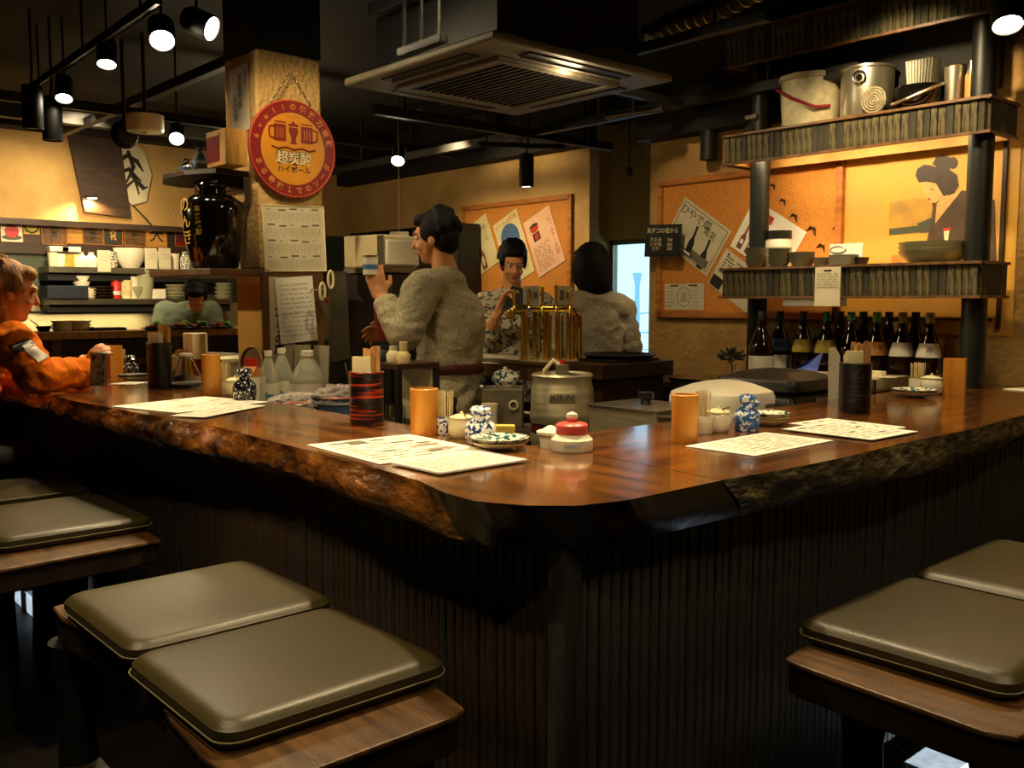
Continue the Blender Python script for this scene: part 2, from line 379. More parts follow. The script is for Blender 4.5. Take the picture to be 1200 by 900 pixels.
# ceiling beams (each a length of black angle steel or duct)
beams = [((-5.9,1.0,2.52),(-5.9,4.6,2.52),.05,'black steel beam under the ceiling left of the round sign'),
 ((-7.0,4.2,2.46),(-2.3,4.2,2.46),.05,'long black steel beam in front of the plaster wall behind the taps'),
 ((-4.6,3.3,2.50),(-2.2,3.3,2.50),.04,'black steel beam just behind the ceiling air conditioner'),
 ((-4.5,3.0,2.44),(-4.5,4.9,2.44),.05,'black steel beam running back from the air conditioner to the wall'),
 ((-6.9,.8,2.62),(-6.9,4.9,2.62),.08,'dark ceiling beam before the kitchen wall'),
 ((-3.6,2.4,2.66),(-1.4,2.4,2.66),.05,'black beam near the front ceiling above the taps'),
 ((-3.3,3.2,2.45),(-3.3,4.9,2.45),.04,'black beam running back beside the hanging shelves'),
 ((-7.6,2.2,2.60),(-4.3,2.2,2.60),.05,'black beam running left behind the plaster pillar')]
for a, b, r, lab in beams:
    mid = (Vector(a)+Vector(b))/2; d = Vector(b)-Vector(a)
    o = MB().cb((0,0,0), (abs(d.x)+r, abs(d.y)+r, r*1.1)).build('ceiling_beam', 'black_paint', smooth=False, loc=mid, bevel=.004)
    tag(o, lab, 'beam'); 
    t = MB()
    for e in (-.4, .4): t.rod(d*e+Vector((0,0,r/2)), d*e+Vector((0,0,2.85-mid.z)), .008)
    t.build('hanger', 'black_paint', o)
dp = [onz(760, 42, 2.62), onz(800, 22, 2.66), onz(845, 8, 2.68), onz(900, -20, 2.70)]
o = MB().tube([Vector(p)-Vector(dp[0]) for p in dp], .05, 12).build('duct', 'black_paint', loc=dp[0]); tag(o, 'dark flexible duct bending under the ceiling at top right', 'duct')
r_ = MB()
for i in range(14):
    t = i/13*3; k = min(2, int(t)); p = Vector(dp[k]).lerp(Vector(dp[k+1]), t-k)-Vector(dp[0]); q = Vector(dp[k+1])-Vector(dp[k])
    r_.add(*(lambda m: (m.v, m.f))(MB().tube([align(p, p+q) @ Vector((.052*math.cos(a), .052*math.sin(a), 0)) for a in [2*PI*j/12 for j in range(12)]], .005, 4, True)))
r_.build('duct_rib', 'steel_dark', o)
p = onz(742, 132, 2.4); o = MB().rod((-.18,-.02,0), (.18,.04,0), .018, n=12).build('tube_lamp', 'steel_dark', loc=p); tag(o, 'unlit grey tube fitting hanging behind the air conditioner', 'lamp')
MB().rod((0,0,0), (0,0,2.85-p.z), .008).build('rod', 'black_paint', o)

# ------------------------------------------------------------------ ceiling air conditioner
ac = thing('air_conditioner', 'square ceiling cassette air conditioner with wide dim grille in centre', 'air conditioner', (-3.28, 2.89, 2.36))
b = MB(); b.box((-.53,-.53,0), (.53,.53,.035)); b.build('panel', 'ac_panel', ac, bevel=.01)
MB().box((-.42,-.42,.035), (.42,.42,.42)).build('casing', 'black_paint', ac, smooth=False)
b = MB()
for a, c in (((-.36,-.36,-.02),(.36,-.32,0)), ((-.36,.32,-.02),(.36,.36,0)), ((-.36,-.32,-.02),(-.32,.32,0)), ((.32,-.32,-.02),(.36,.32,0))): b.box(a, c)
b.build('grille_frame', 'ac_panel', ac, bevel=.004)
b = MB()
for i in range(16): y = -.30+i*.04; b.box((-.32, y, -.012), (.32, y+.018, -.002))
b.build('grille', 'black_paint', ac, smooth=False)['kind'] = 'stuff'
for k in range(4):
    T = Matrix.Rotation(PI/2*k, 4, 'Z')
    MB().box((-.30, .41, -.006), (.30, .48, .001), T).build('air_slot', 'black_paint', ac, smooth=False)
    MB().box((-.29, .415, -.014), (.29, .43, -.006), T).build('flap', 'ac_panel', ac, smooth=False)

# ------------------------------------------------------------------ track and spotlights
def track(label, a, b):
    a, b = Vector(a), Vector(b); o = thing('light_track', label, 'light track', a); L = (b-a).length
    T = align((0,0,0), b-a); z = (b-a).normalized(); x = z.cross(ZA).normalized(); T = frame((0,0,0), x, x.cross(z)*-1, z)
    m = MB(); m.box((-.018,-.012,0), (-.008,.016,L), T); m.box((.008,-.012,0), (.018,.016,L), T); m.box((-.018,.008,0), (.018,.016,L), T)
    m.build('rail', 'black_paint', o, smooth=False)
    m = MB(); 
    for t in (.1, .5, .9): m.rod((b-a)*t, (b-a)*t+Vector((0,0,2.85-a.z)), .006)
    m.build('hanger', 'black_paint', o)
    return o
ta, tb = onz(35, 104, 2.55), onz(185, 0, 2.55)
track('black lamp track running out of the top left corner', ta, tb)
track('short black lamp track hanging before the plaster wall over the taps', onz(560, 168, 2.4), onz(660, 172, 2.4))
track('lamp track ending left of the air conditioner', onz(470, 62, 2.3), onz(520, 44, 2.3))
def spotlight(label, loc, tgt, lit=True, r=.045, L=.13, power=0, top=2.85, glow='lamp_glow', group=None):
    loc = Vector(loc); o = thing('spotlight', label, 'spotlight', loc, group=group)
    d = (Vector(tgt)-loc).normalized(); T = align((0,0,0), d)
    m = MB(); m.lathe([(0,-L), (r*.8,-L), (r,-L*.85), (r,0), (r*.9,0), (r*.8,-.012)], n=20, T=T); m.build('housing', 'black_paint', o)
    MB().cyl((0,0,-.010), r*.86, .004, 20, T=T).build('lamp_face', glow if lit else 'steel_dark', o)
    m = MB(); back = d*(-L*.6); m.tube([back+Vector((0,0,r)), back+Vector((0,0,r+.05)), Vector((back.x, back.y, max(back.z+r+.06, top-loc.z)))], .006, 6); m.build('bracket', 'black_paint', o)
    if power:
        l = spot(loc+d*.02, tgt, power, 70, .03); l.parent = o; l.location = d*.02
    return o
CT = Vector((-2.5, 1.6, 1))
spotlight('lit spotlight nearest the ceiling track, tilted sideways', onz(125, 76, 2.45), (-4.0, 1.3, 1), power=14)
spotlight('round lit spotlight between the track and the plaster pillar', onz(190, 48, 2.45), (-2.9, 1.2, 1.2), power=18, r=.055)
spotlight('lit spotlight above the pillar, turned edge-on', onz(249, 34, 2.5), (-2.2, 2.9, 1.6), power=10, r=.055)
spotlight('lit spotlight beside the two dark cylinder lamps', onz(75, 116, 2.42), (-4.6, 1.3, 1.0), power=12)
spotlight('small lit spotlight left of the pillar over the bottle ledge', onz(207, 163, 2.3), (-3.9, 1.5, 1), power=14)
spotlight('lit spotlight hanging before the plaster wall right of the round sign', onz(466, 189, 2.25), (-4.3, 2.8, 1.3), power=30)
spotlight('bright lit spotlight at the upper right of the hanging shelves', onz(1181, 30, 2.35), (-1.0, 2.9, .8), power=10, r=.055)
spotlight('tiny lit spotlight at the edge of the window passage', (-4.05, 4.62, 2.18), (-4.2, 5.4, 1), r=.02, L=.05, power=2)
def pendant(label, px, py, z, lit=False):
    p = onz(px, py, z); o = thing('cylinder_spotlight', label, 'spotlight', p)
    m = MB(); m.lathe([(0,.11),(.045,.11),(.05,.10),(.05,-.11),(.044,-.11),(.042,-.10),(0,-.10)], n=20); m.build('housing', 'black_paint', o)
    MB().cyl((0,0,-.103), .04, .004, 18).build('lamp_face', 'lamp_glow_dim' if lit else 'steel_dark', o)
    MB().tube([(0,0,.11), (0,0,.15), (.015,0,.18), (.015,0,2.85-p.z)], .008, 6).build('bracket', 'black_paint', o); return o
pendant('left dark cylinder spotlight at the lower end of the track', 38, 126, 2.36)
c = pendant('dark cylinder spotlight with a pale top, right of its twin on the track', 61, 140, 2.33)
MB().cyl((0,0,.111), .04, .006, 18).build('cap', 'cream', c)
pendant('dark cylinder spotlight pointing at the middle poster board', 617, 200, 2.25, True)
pendant('dark cylinder spotlight left of the upper bark shelf', 831, 164, 2.28)
p = onz(170, 145, 2.36); o = thing('ceiling_drum', 'cream drum shaped fixture hanging under the dark ceiling', 'fixture', p)
MB().lathe([(0,-.045),(.095,-.045),(.10,-.035),(.10,.045),(0,.045)], n=28).build('drum', 'cream', o); MB().cyl((0,0,-.06), .012, .02, 10).build('knob', 'gold', o)
MB().rod((0,0,.045), (0,0,2.85-p.z), .01).build('rod', 'black_paint', o)
p = onz(146, 158, 2.32); o = thing('fan', 'small dark fan unit beside the cream ceiling drum', 'fan', p)
MB().lathe([(0,-.05),(.06,-.05),(.08,0),(.06,.05),(0,.05)], n=16, T=Matrix.Rotation(PI/2, 4, 'Y')).build('housing', 'black_paint', o); MB().rod((0,0,.04), (0,0,2.85-p.z), .01).build('rod', 'black_paint', o)

# ================================================================== BAR
TOP = [(-6.3,1.12),(-5.6,1.10),(-4.79,1.07),(-4.17,1.13),(-3.79,1.112),(-3.42,1.142),(-2.97,1.174),(-2.72,1.206),(-2.42,1.195),(-2.12,1.185),(-1.9,1.17),(-1.76,1.172),(-1.598,1.157),(-1.463,1.122),(-1.36,1.115),(-1.264,1.165),(-1.20,1.235),(-1.172,1.34),(-1.171,1.637),(-1.152,1.922),(-1.147,2.123),(-1.163,2.414),(-1.152,2.851),(-1.186,3.345),(-1.2,3.9),(-1.2,4.49)]
BOT = [(-6.3,1.18),(-5.14,1.17),(-4.19,1.155),(-3.46,1.15),(-2.92,1.179),(-2.46,1.215),(-2.195,1.228),(-1.887,1.194),(-1.744,1.175),(-1.50,1.155),(-1.39,1.165),(-1.30,1.225),(-1.25,1.28),(-1.22,1.36),(-1.206,1.795),(-1.204,2.033),(-1.189,2.205),(-1.168,2.471),(-1.178,2.654),(-1.189,2.95),(-1.228,3.421),(-1.22,3.9),(-1.22,4.49)]
def resample(pts, key, vals):
    out = []
    for s in vals:
        for a, b in zip(pts, pts[1:]):
            ka, kb = key(a), key(b)
            if ka <= s <= kb: t = (s-ka)/(kb-ka+1e-9); out.append((a[0]+(b[0]-a[0])*t, a[1]+(b[1]-a[1])*t)); break
        else: out.append(pts[-1])
    return out
key = lambda p: p[0]+p[1]            # runs monotonically along the L
SEAM_T, SEAM_B = key((-1.171,1.637)), key((-1.206,1.76))
def plank(name, v0, v1, w0, w1, inner, topmat, sections, n):
    ts = resample(TOP, key, [v0+(v1-v0)*i/n for i in range(n+1)]); bs = resample(BOT, key, [w0+(w1-w0)*i/n for i in range(n+1)])
    b = MB(); pt = ts+inner; pb = bs+inner; N = len(pt)
    b.add([(x,y,1.0) for x, y in pt], [tuple(range(N))]); b.add([(x,y,.9) for x, y in pb], [tuple(range(N))])
    k = [ts[-1]]+inner+[ts[0]]; k2 = [bs[-1]]+inner+[bs[0]]; b.add([(x,y,1.0) for x, y in k]+[(x,y,.9) for x, y in k2], [(i,i+1,len(k)+i+1,len(k)+i) for i in range(len(k)-1)])
    o = b.build(name, topmat, bar_top, smooth=False, world=True)
    for (i0, i1, m, amp, bulge, ename) in sections:
        vs = []; R = 9
        for i in range(i0, i1+1):
            T_, B_ = Vector((*ts[i], 1.0)), Vector((*bs[i], .9)); 
            j0, j1 = max(0, i-1), min(n, i+1); tg = Vector((ts[j1][0]-ts[j0][0], ts[j1][1]-ts[j0][1], 0)).normalized(); out = Vector((tg.y, -tg.x, 0))
            for r in range(R):
                t = r/(R-1); p = T_.lerp(B_, t); w = math.sin(PI*t**1.5)
                nz = noise.noise(Vector((p.x*9, p.y*9, p.z*22)))*.6+noise.noise(Vector((p.x*26, p.y*26, p.z*50)))*.35
                q_ = min(1, .12+(i1-i)/26) if ename == 'live_edge' else 1
                p = p+out*(bulge*w*q_+amp*nz*q_*min(1, t*4)); 
                if r == R-1: p.z += amp*.8*noise.noise(Vector((p.x*7, p.y*7, 3)))
                vs.append(p)
        fs = [(a*R+r, (a+1)*R+r, (a+1)*R+r+1, a*R+r+1) for a in range(i1-i0) for r in range(R-1)]
        MB().add(vs, fs).build(ename, m, o, world=True)
    return o
bar_top = thing('bar_countertop', 'glossy reddish-brown L-shaped wooden bar countertop with live bark edge', 'countertop', (-1.5, 1.5, .9))
L0, L1 = key((-6.3,1.12)), SEAM_T
n1 = 330; cut = int(n1*(key((-1.5,1.14))-L0)/(L1-L0))
plank('tabletop_plank', L0, L1, key((-6.3,1.18)), SEAM_B, [(-1.75,1.70),(-1.8,1.66),(-6.3,1.66)], 'counter_wood', [(0, cut, 'live_edge', .020, .040, 'live_edge'), (cut, n1, 'edge_dark', .002, .004, 'smooth_edge')], n1)
plank('tabletop_plank', SEAM_T+.004, key((-1.2,4.49)), SEAM_B+.004, key((-1.22,4.49)), [(-1.86,4.49),(-1.86,1.95),(-1.75,1.704)], 'counter_wood_cross', [(0, 200, 'bark_edge', .016, .012, 'bark_edge')], 200)

base = thing('bar_paneling', 'dark ribbed wooden front panel of the bar under the countertop', 'bar front', (-1.27, 1.27, 0))
b = MB(); b.box((-6.3,1.30,.02), (-1.30,1.36,.90)); b.box((-1.36,1.36,.02), (-1.30,4.49,.90)); b.build('backing', 'black_paint', base, smooth=False, world=True)
rnd = random.Random(3); slat_cache = {}
def slat(x, y, w, face, parent, z0, z1, m, d=.022):
    k = (round(w, 3), face, m, z0, z1, parent.name if False else 0)
    if k not in slat_cache:
        b = MB(); h = z1-z0; e = .003
        sec = [(-w/2, 0), (-w/2, d-e), (-w/2+e, d), (w/2-e, d), (w/2, d-e), (w/2, 0)]
        if face == 'y': sec = [(p, -q) for p, q in sec]
        else: sec = [(q, p) for p, q in sec]
        b.prism(sec, 0, h); o = b.build('slat', m, parent, smooth=False); slat_cache[k] = o.data
    else:
        o = bpy.data.objects.new('slat', slat_cache[k]); COL.objects.link(o); o.parent = parent
    L = parent.location; dd = rnd.uniform(0, .004)
    o.location = (x-L.x, y-L.y+(dd if face == 'y' else 0), z0-L.z) if face == 'y' else (x-L.x-dd, y-L.y, z0-L.z)
    return o
x = -1.272
while x > -6.2:
    w = rnd.choice((.022, .026, .030)); slat(x-w/2, 1.30, w, 'y', base, .02, .905, 'slat_brown' if rnd.random() < .75 else 'slat_black', .026); x -= w+.004
y = 1.278
while y < 4.4:
    w = rnd.choice((.022, .026, .030, .034)); slat(-1.30, y+w/2, w, 'x', base, .02, .905, 'slat_black', .026); y += w+.004
MB().box((-1.31,1.262,.02), (-1.262,1.31,.905)).build('corner_post', 'slat_black', base, smooth=False, world=True)

# inner worktops of the bar (steel)
wt = thing('worktop', 'low dark steel worktop behind the bar counter', 'worktop', (-3, 1.9, 0))
b = MB(); b.box((-6.2,1.68,.80), (-2.3,1.92,.84)); b.box((-2.42,1.98,.76), (-1.88,4.08,.80)); b.build('top', 'steel_dark', wt, world=True, smooth=False, bevel=.004)
b = MB(); b.box((-6.1,1.7,0), (-2.35,1.9,.80)); b.box((-2.35,2.0,0), (-1.95,4.05,.76)); b.build('cabinet', 'black_paint', wt, world=True, smooth=False)
bk = thing('bottle_counter', 'dark back counter against the wall carrying the row of sake bottles', 'counter', (-2.6, 4.3, 0))
MB().box((-3.6,4.08,.90), (-1.88,4.49,.93)).build('top', 'wood_dark', bk, world=True, smooth=False, bevel=.004)
MB().box((-3.55,4.12,0), (-1.90,4.46,.90)).build('cabinet', 'black_paint', bk, world=True, smooth=False)

# ------------------------------------------------------------------ plaster pillar
pl = thing('pillar', 'square plaster pillar with signs, standing behind the left counter', 'pillar', (-4.12, 2.16, 0))
MB().box((-4.28,2.0,1.52), (-3.96,2.33,2.50)).build('upper_section', 'plaster', pl, world=True, bevel=.012)
MB().box((-4.25,2.02,0), (-3.97,2.31,1.52)).build('lower_section', 'panel_ochre', pl, world=True, smooth=False, bevel=.006)
MB().box((-3.985,2.035,.84), (-3.955,2.32,1.515)).build('side_panel', 'wood_mid', pl, world=True, smooth=False)
MB().box((-3.962,2.0,1.0), (-3.95,2.035,1.52)).build('corner_strip', 'wood_mid', pl, world=True, smooth=False)
MB().box((-4.28,2.0,2.50), (-3.96,2.33,2.85)).build('headpiece', 'ceiling_black', pl, world=True, smooth=False)
# ledge of the urn and the half-round ledge above
us = thing('urn_ledge', 'dark wooden ledge on the pillar carrying the big black urn', 'ledge', (-4.3, 1.85, 1.49))
MB().prism([(.37,-.10),(.37,.145),(.015,.145),(.015,.40),(-.28,.38),(-.33,.1),(-.29,-.06),(-.2,-.15),(.2,-.15)], 0, .03).build('board', 'wood_mid', us, smooth=False, bevel=.004)
hs = thing('half_round_ledge', 'thin half-round dark ledge high on the pillar holding small flasks', 'ledge', (-4.30, 1.87, 1.94))
MB().prism([(.28,-.04),(.26,.125),(-.005,.125),(-.02,.3),(-.2,.28),(-.33,.16),(-.35,.05),(-.28,-.06),(-.1,-.13),(.12,-.12)], 0, .025).build('board', 'wood_dark', hs, smooth=False, bevel=.003)
MB().prism([(.2,.0),(.2,.125),(-.005,.125),(-.1,.02)], -.05, 0).build('bracket', 'wood_dark', hs, smooth=False)

# ------------------------------------------------------------------ hanging shelf unit on the right
su = thing('shelf_unit', 'two black round posts carrying three bark-clad shelves at the right', 'shelf', (-2.3, 4.25, 1.0))
MB().cyl((-1.71,4.20,1.0), .052, 1.85, 24).build('post', 'post_black', su, world=True)
MB().cyl((-2.845,4.265,.93), .050, 1.92, 24).build('post', 'post_black', su, world=True)
for (x0, x1, z0, z1, tb_) in ((-2.97,-1.645,1.393,1.543,.02), (-2.97,-1.635,2.076,2.222,.02), (-2.97,-1.5,2.56,2.74,.02)):
    b = MB(); b.box((x0+.03,4.14,z1-.035), (x1-.03,4.40,z1-.012)); b.build('shelf_board', 'light_wood', su, world=True, smooth=False)
    b = MB(); b.box((x0+.025,4.125,z0+.004), (x1-.025,4.14,z1)); b.box((x1-.04,4.14,z0+.004), (x1-.025,4.40,z1)); b.box((x0+.025,4.14,z0+.004), (x0+.04,4.40,z1)); b.box((x0+.04,4.385,z0), (x1-.04,4.40,z1)); b.build('carcass', 'light_wood', su, world=True, smooth=False)
    b = MB()
    for zz in (z0-.004, z1-.008): b.box((x0,4.095,zz), (x1,4.11,zz+.012)); b.box((x1-.012,4.1,zz), (x1,4.405,zz+.012)); b.box((x0,4.1,zz), (x0+.012,4.405,zz+.012))
    b.build('edge_strip', 'wood_mid', su, world=True, smooth=False)
    x = x0+.01
    while x < x1-.03:
        w = rnd.choice((.030, .036)); slat(x+w/2, 4.126, w-.002, 'y', su, z0+.004, z1-.004, rnd.choice(('bark_slat','bark_slat','bark_slat_dark')), .018); x += w
    y = 4.125
    while y < 4.38:
        slat(x1-.026, y+.017, .032, 'x', su, z0+.004, z1-.004, rnd.choice(('bark_slat','bark_slat_dark')), .018); y += .034

sl = thing('unseen_shelf_lamp', 'slim lamp strip tucked under the upper bark shelf', 'lamp', (-2.3, 4.165, 2.13))
MB().box((-.55,-.015,0), (.55,.015,.02)).build('housing', 'black_paint', sl, smooth=False); MB().box((-.54,-.012,-.003), (.54,.012,0)).build('lamp_face', 'lamp_glow_dim', sl, smooth=False)
al = bpy.data.lights.new('strip_light', 'AREA'); al.shape = 'RECTANGLE'; al.size = 1.1; al.size_y = .03; al.energy = 3.6; al.color = WARM
ao = bpy.data.objects.new('strip_light', al); COL.objects.link(ao); ao.parent = sl; ao.location = (0, .01, -.006); ao.rotation_euler = (.55, 0, 0)
# ------------------------------------------------------------------ keg counter and tap counter
tc = thing('tap_counter', 'wooden counter carrying the golden beer taps', 'counter', (-3.6, 3.2, 0))
MB().box((-4.7,3.02,1.00), (-3.07,3.36,1.07)).build('beam_top', 'wood_mid', tc, world=True, smooth=False, bevel=.006)
MB().box((-4.6,3.05,1.07), (-3.1,3.33,1.09)).build('steel_top', 'brushed', tc, world=True, smooth=False)
for x, y in ((-4.6,3.05), (-4.6,3.28), (-3.25,3.28)): MB().box((x,y,0), (x+.06,y+.06,1.0)).build('leg', 'black_paint', tc, world=True, smooth=False)
pass
kc = thing('dark_cabinet', 'dark brown cabinet with a thick lid behind the keg', 'cabinet', (-2.95, 3.3, 0))
MB().box((-3.04,3.06,0), (-2.83,3.48,1.03)).build('body', 'wood_dark', kc, world=True, smooth=False)
MB().box((-3.06,3.02,1.03), (-2.80,3.52,1.10)).build('lid', 'wood_dark', kc, world=True, smooth=False, bevel=.005)
MB().cyl((-2.825,3.30,.95), .006, .02, 8).build('peg', 'gold', kc, world=True)
o = thing('serving_tray', 'flat black tray stack on the dark cabinet', 'tray', (-2.95, 3.30, 1.10))
MB().box((-.11,-.16,0), (.11,.16,.012)).build('lower_tray', 'black_plastic', o, bevel=.003); MB().lathe([(0,.012),(.15,.012),(.175,.03),(.165,.032),(.14,.02),(0,.02)], n=32).build('upper_tray', 'black_plastic', o)

# beer tap tower
taps = thing('beer_tap_tower', 'polished golden beer tap tower with a row of columns and handles', 'beer tap', (-3.27, 3.12, 1.09))
u = rt.copy(); C0 = Vector((0,0,0))
def up_(a, z, f=0): return Vector((u.x*a+fw.x*f, u.y*a+fw.y*f, z))
W = .15
MB().tube([up_(-.17,.20), up_(-.165,.235), up_(-.13,.25), up_(.11,.25), up_(.15,.235), up_(.165,.20), up_(.165,.16)], .017, 12).build('manifold', 'gold', taps)
for i, a in enumerate((-.10,-.045,.01,.065,.12,.155)):
    gm = 'chrome' if i == 1 else 'gold'
    c = MB(); c.rod(up_(a,0,.01), up_(a,.245,.01), .0125 if i != 2 else .017, n=14); c.cyl(up_(a,0,.01), .022, .012, 14)
    o = c.build('column', gm, taps)
    MB().rod(up_(a+.02,.01,-.02), up_(a+.02,.22,-.02), .006, n=8).build('pipe', 'gold', o)
for i, a in enumerate((-.145,-.075,-.01,.055,.12)):
    h = MB(); h.rod(up_(a,.25,-.03), up_(a,.27,-.045), .010, n=10); h.rod(up_(a,.265,-.045), up_(a,.33+.02*(i in (2,3)),-.05), .006, .009, n=10); h.ell(up_(a,.335+.02*(i in (2,3)),-.05), .009)
    o = h.build('handle', 'gold', taps)
    MB().tube([up_(a,.25,-.02), up_(a,.25,-.07), up_(a,.23,-.085), up_(a,.19,-.088)], [.011,.011,.009,.007], 10).build('spout', 'chrome' if i == 1 else 'gold', o)
MB().box((-.25,-.12,0), (.25,.12,.006)).build('drip_tray', 'brushed', taps, smooth=False)
for a in (-.06, .10):
    o = MB().box((-.04,-.002,0), (.04,.002,.09), frame(up_(a,.27,.09), u, Vector((u.y,-u.x,0))*-1, ZA)).build('sign_card', 'paper_dim', taps, smooth=False)
    rects([(-.02,.02,.0,.07), (.01,.03,.03,.06)], 'ink_grey', o, T=frame(up_(a,.27,.086), u, ZA, Vector((u.y,-u.x,0))))

# keg
kp = Vector((-2.68, 2.66, 0))
keg = thing('beer_keg', 'stainless steel beer keg with coupler on its top, red band dashes', 'keg', (kp.x, kp.y, .52))
prof = [(0,.0),(.115,0),(.125,.02),(.127,.28),(.132,.295),(.132,.315),(.127,.33),(.127,.375),(.132,.39),(.132,.41),(.127,.425),(.126,.51),(.119,.525),(.119,.548),(.124,.56),(.118,.568),(.112,.555),(.110,.50),(.02,.49),(0,.49)]
MB().lathe(prof, n=40).build('shell', 'brushed', keg)
MB().lathe([(.1285,.333),(.1285,.372)], n=40).build('dark_band', 'black_plastic', keg)
for k in range(14):
    a = 2*PI*k/14; MB().lathe([(.1298,.340),(.1298,.365)], n=5, a0=a, a1=a+.30).build('red_dash', 'red_dark', keg)
ang = math.atan2(-kp.y, -kp.x)
Tk = frame((.127*math.cos(ang), .127*math.sin(ang), .481), Vector((-math.sin(ang), math.cos(ang), 0)), ZA, Vector((math.cos(ang), math.sin(ang), 0)))
MB().lathe([(.1265,.457),(.1275,.459),(.1275,.503),(.1265,.505)], n=8, a0=ang-.42, a1=ang+.42).build('stamp_plate', 'brushed', keg)
text('KIRIN', .036, 'ink', keg, T=Tk, z=.0075, sx=1.0)
o = MB().lathe([(0,.49),(.045,.49),(.045,.51),(.02,.52),(.02,.56),(.028,.565),(.028,.60),(.012,.605),(0,.62)], n=18).build('coupler', 'steel', keg)
MB().tube([(0,0,.59), (-.03,-.02,.62), (-.06,-.04,.58), (-.09,-.02,.52)], .009, 8).build('hose', 'cream', o)
MB().cyl((0,0,.605), .012, .015, 10).build('valve_cap', 'red', o); MB().rod((.02,0,.57), (.09,.03,.56), .006).build('lever', 'black_plastic', o)
ks = thing('keg_crate', 'black crate on the floor under the beer keg', 'crate', (kp.x, kp.y, 0))
MB().box((-.17,-.17,0), (.17,.17,.52)).build('body', 'black_plastic', ks, smooth=False, bevel=.01)
# hose under the tap counter
o = MB().tube([(-4.0,2.98,.93), (-3.7,2.95,.99), (-3.45,2.93,.93), (-3.2,2.92,.85), (-3.0,2.9,.85)], .022, 10).build('drain_hose', 'steel_dark'); 
tag(o, 'thick pale hose curving under the tap counter', 'hose')
# ================================================================== BENCHES AND CUSHIONS
def rrect(w, d, r, n=6):
    pts = []
    for cx, cy, a0 in ((w/2-r, d/2-r, 0), (-w/2+r, d/2-r, PI/2), (-w/2+r, -d/2+r, PI), (w/2-r, -d/2+r, 3*PI/2)):
        for i in range(n+1): a = a0+PI/2*i/n; pts.append((cx+r*math.cos(a), cy+r*math.sin(a)))
    return pts
def make_cushion(label, w, d, loc, group, h=.052):
    o = thing('seat_cushion', label, 'cushion', loc, group=group)
    def ring(ins, z, puff=0):
        r = max(.012, .045-ins*.4); return [(x, y, z+puff) for x, y in rrect(w-2*ins, d-2*ins, r)]
    rows = [(.03,0),(.008,.004),(.002,.016),(0,.022),(.001,.036),(.004,h*.74),(.010,h*.88),(.020,h*.97),(.034,h*1.0),(.07,h*1.012),(.13,h*1.02)]
    vs = []; 
    for ins, z in rows: vs += ring(ins, z)
    n = len(rrect(w, d, .04)); R = len(rows)
    fs = [(j*n+i, j*n+(i+1) % n, (j+1)*n+(i+1) % n, (j+1)*n+i) for j in range(R-1) for i in range(n)]
    fs += [tuple(range(n-1, -1, -1))]; vs.append((0,0,h*1.022)); c = len(vs)-1
    fs += [((R-1)*n+i, (R-1)*n+(i+1) % n, c) for i in range(n)]
    MB().add(vs, fs).build('pad', 'leather', o)
    MB().tube([(x, y, .020) for x, y in rrect(w+.006, d+.006, .045, 8)], .0017, 6, True).build('piping', 'piping', o)
    return o
def bench(name, label, poly_, z1, cushions, legs, group=None, along='x'):
    cx = sum(p[0] for p in poly_)/len(poly_); cy = sum(p[1] for p in poly_)/len(poly_)
    o = thing(name, label, 'bench', (cx, cy, 0), group=group)
    MB().prism([(x-cx, y-cy) for x, y in poly_], z1-.012, z1).build('seat_plank', 'bench_wood', o, smooth=False, bevel=.004)
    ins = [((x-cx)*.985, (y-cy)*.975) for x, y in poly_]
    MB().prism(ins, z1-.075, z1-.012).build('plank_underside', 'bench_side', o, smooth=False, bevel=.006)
    for (x, y, dx, dy) in legs:
        MB().lathe([(0,0),(.055,0),(.05,.1),(.042,z1-.2),(.06,z1-.08),(0,z1-.075)], (x-cx, y-cy, 0), 16).build('leg', 'post_black', o)
    xs = [l[0] for l in legs]; ys = [l[1] for l in legs]
    if along == 'x': MB().box((min(xs)-cx-.02, min(ys)-cy-.02, .22), (max(xs)-cx+.02, min(ys)-cy+.06, .26)).build('stretcher', 'bench_side', o, smooth=False)
    else: MB().box((max(xs)-cx-.03, min(ys)-cy-.02, .32), (max(xs)-cx+.03, max(ys)-cy+.02, .36)).build('stretcher', 'bench_side', o, smooth=False)
    return o
SZ = .64
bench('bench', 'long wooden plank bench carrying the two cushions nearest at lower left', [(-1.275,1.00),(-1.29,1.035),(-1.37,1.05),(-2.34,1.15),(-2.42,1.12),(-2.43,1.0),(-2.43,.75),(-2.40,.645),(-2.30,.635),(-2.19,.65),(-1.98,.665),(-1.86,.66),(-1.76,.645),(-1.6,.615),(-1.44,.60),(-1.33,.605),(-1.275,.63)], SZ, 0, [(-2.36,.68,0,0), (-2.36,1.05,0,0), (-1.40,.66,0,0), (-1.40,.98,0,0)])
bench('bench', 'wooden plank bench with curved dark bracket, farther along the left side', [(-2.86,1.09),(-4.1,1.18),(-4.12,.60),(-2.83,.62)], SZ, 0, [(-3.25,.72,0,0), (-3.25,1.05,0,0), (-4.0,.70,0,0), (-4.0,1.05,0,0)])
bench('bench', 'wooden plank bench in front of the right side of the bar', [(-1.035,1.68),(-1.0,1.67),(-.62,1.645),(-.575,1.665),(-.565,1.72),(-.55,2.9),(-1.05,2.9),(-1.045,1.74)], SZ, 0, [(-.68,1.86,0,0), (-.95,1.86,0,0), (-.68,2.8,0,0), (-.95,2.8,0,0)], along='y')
g = 'black leather cushions on the benches'
make_cushion('black leather cushion nearest the camera at lower left', .44, .47, (-1.62, .855, SZ), g)
make_cushion('black leather cushion behind the nearest one on the lower left bench', .46, .48, (-2.10, .88, SZ), g)
make_cushion('black leather cushion at the near end of the farther left bench', .54, .46, (-3.26, .89, SZ), g, .046)
make_cushion('thin black leather cushion farthest left on the farther bench', .44, .46, (-3.85, .90, SZ), g, .036)
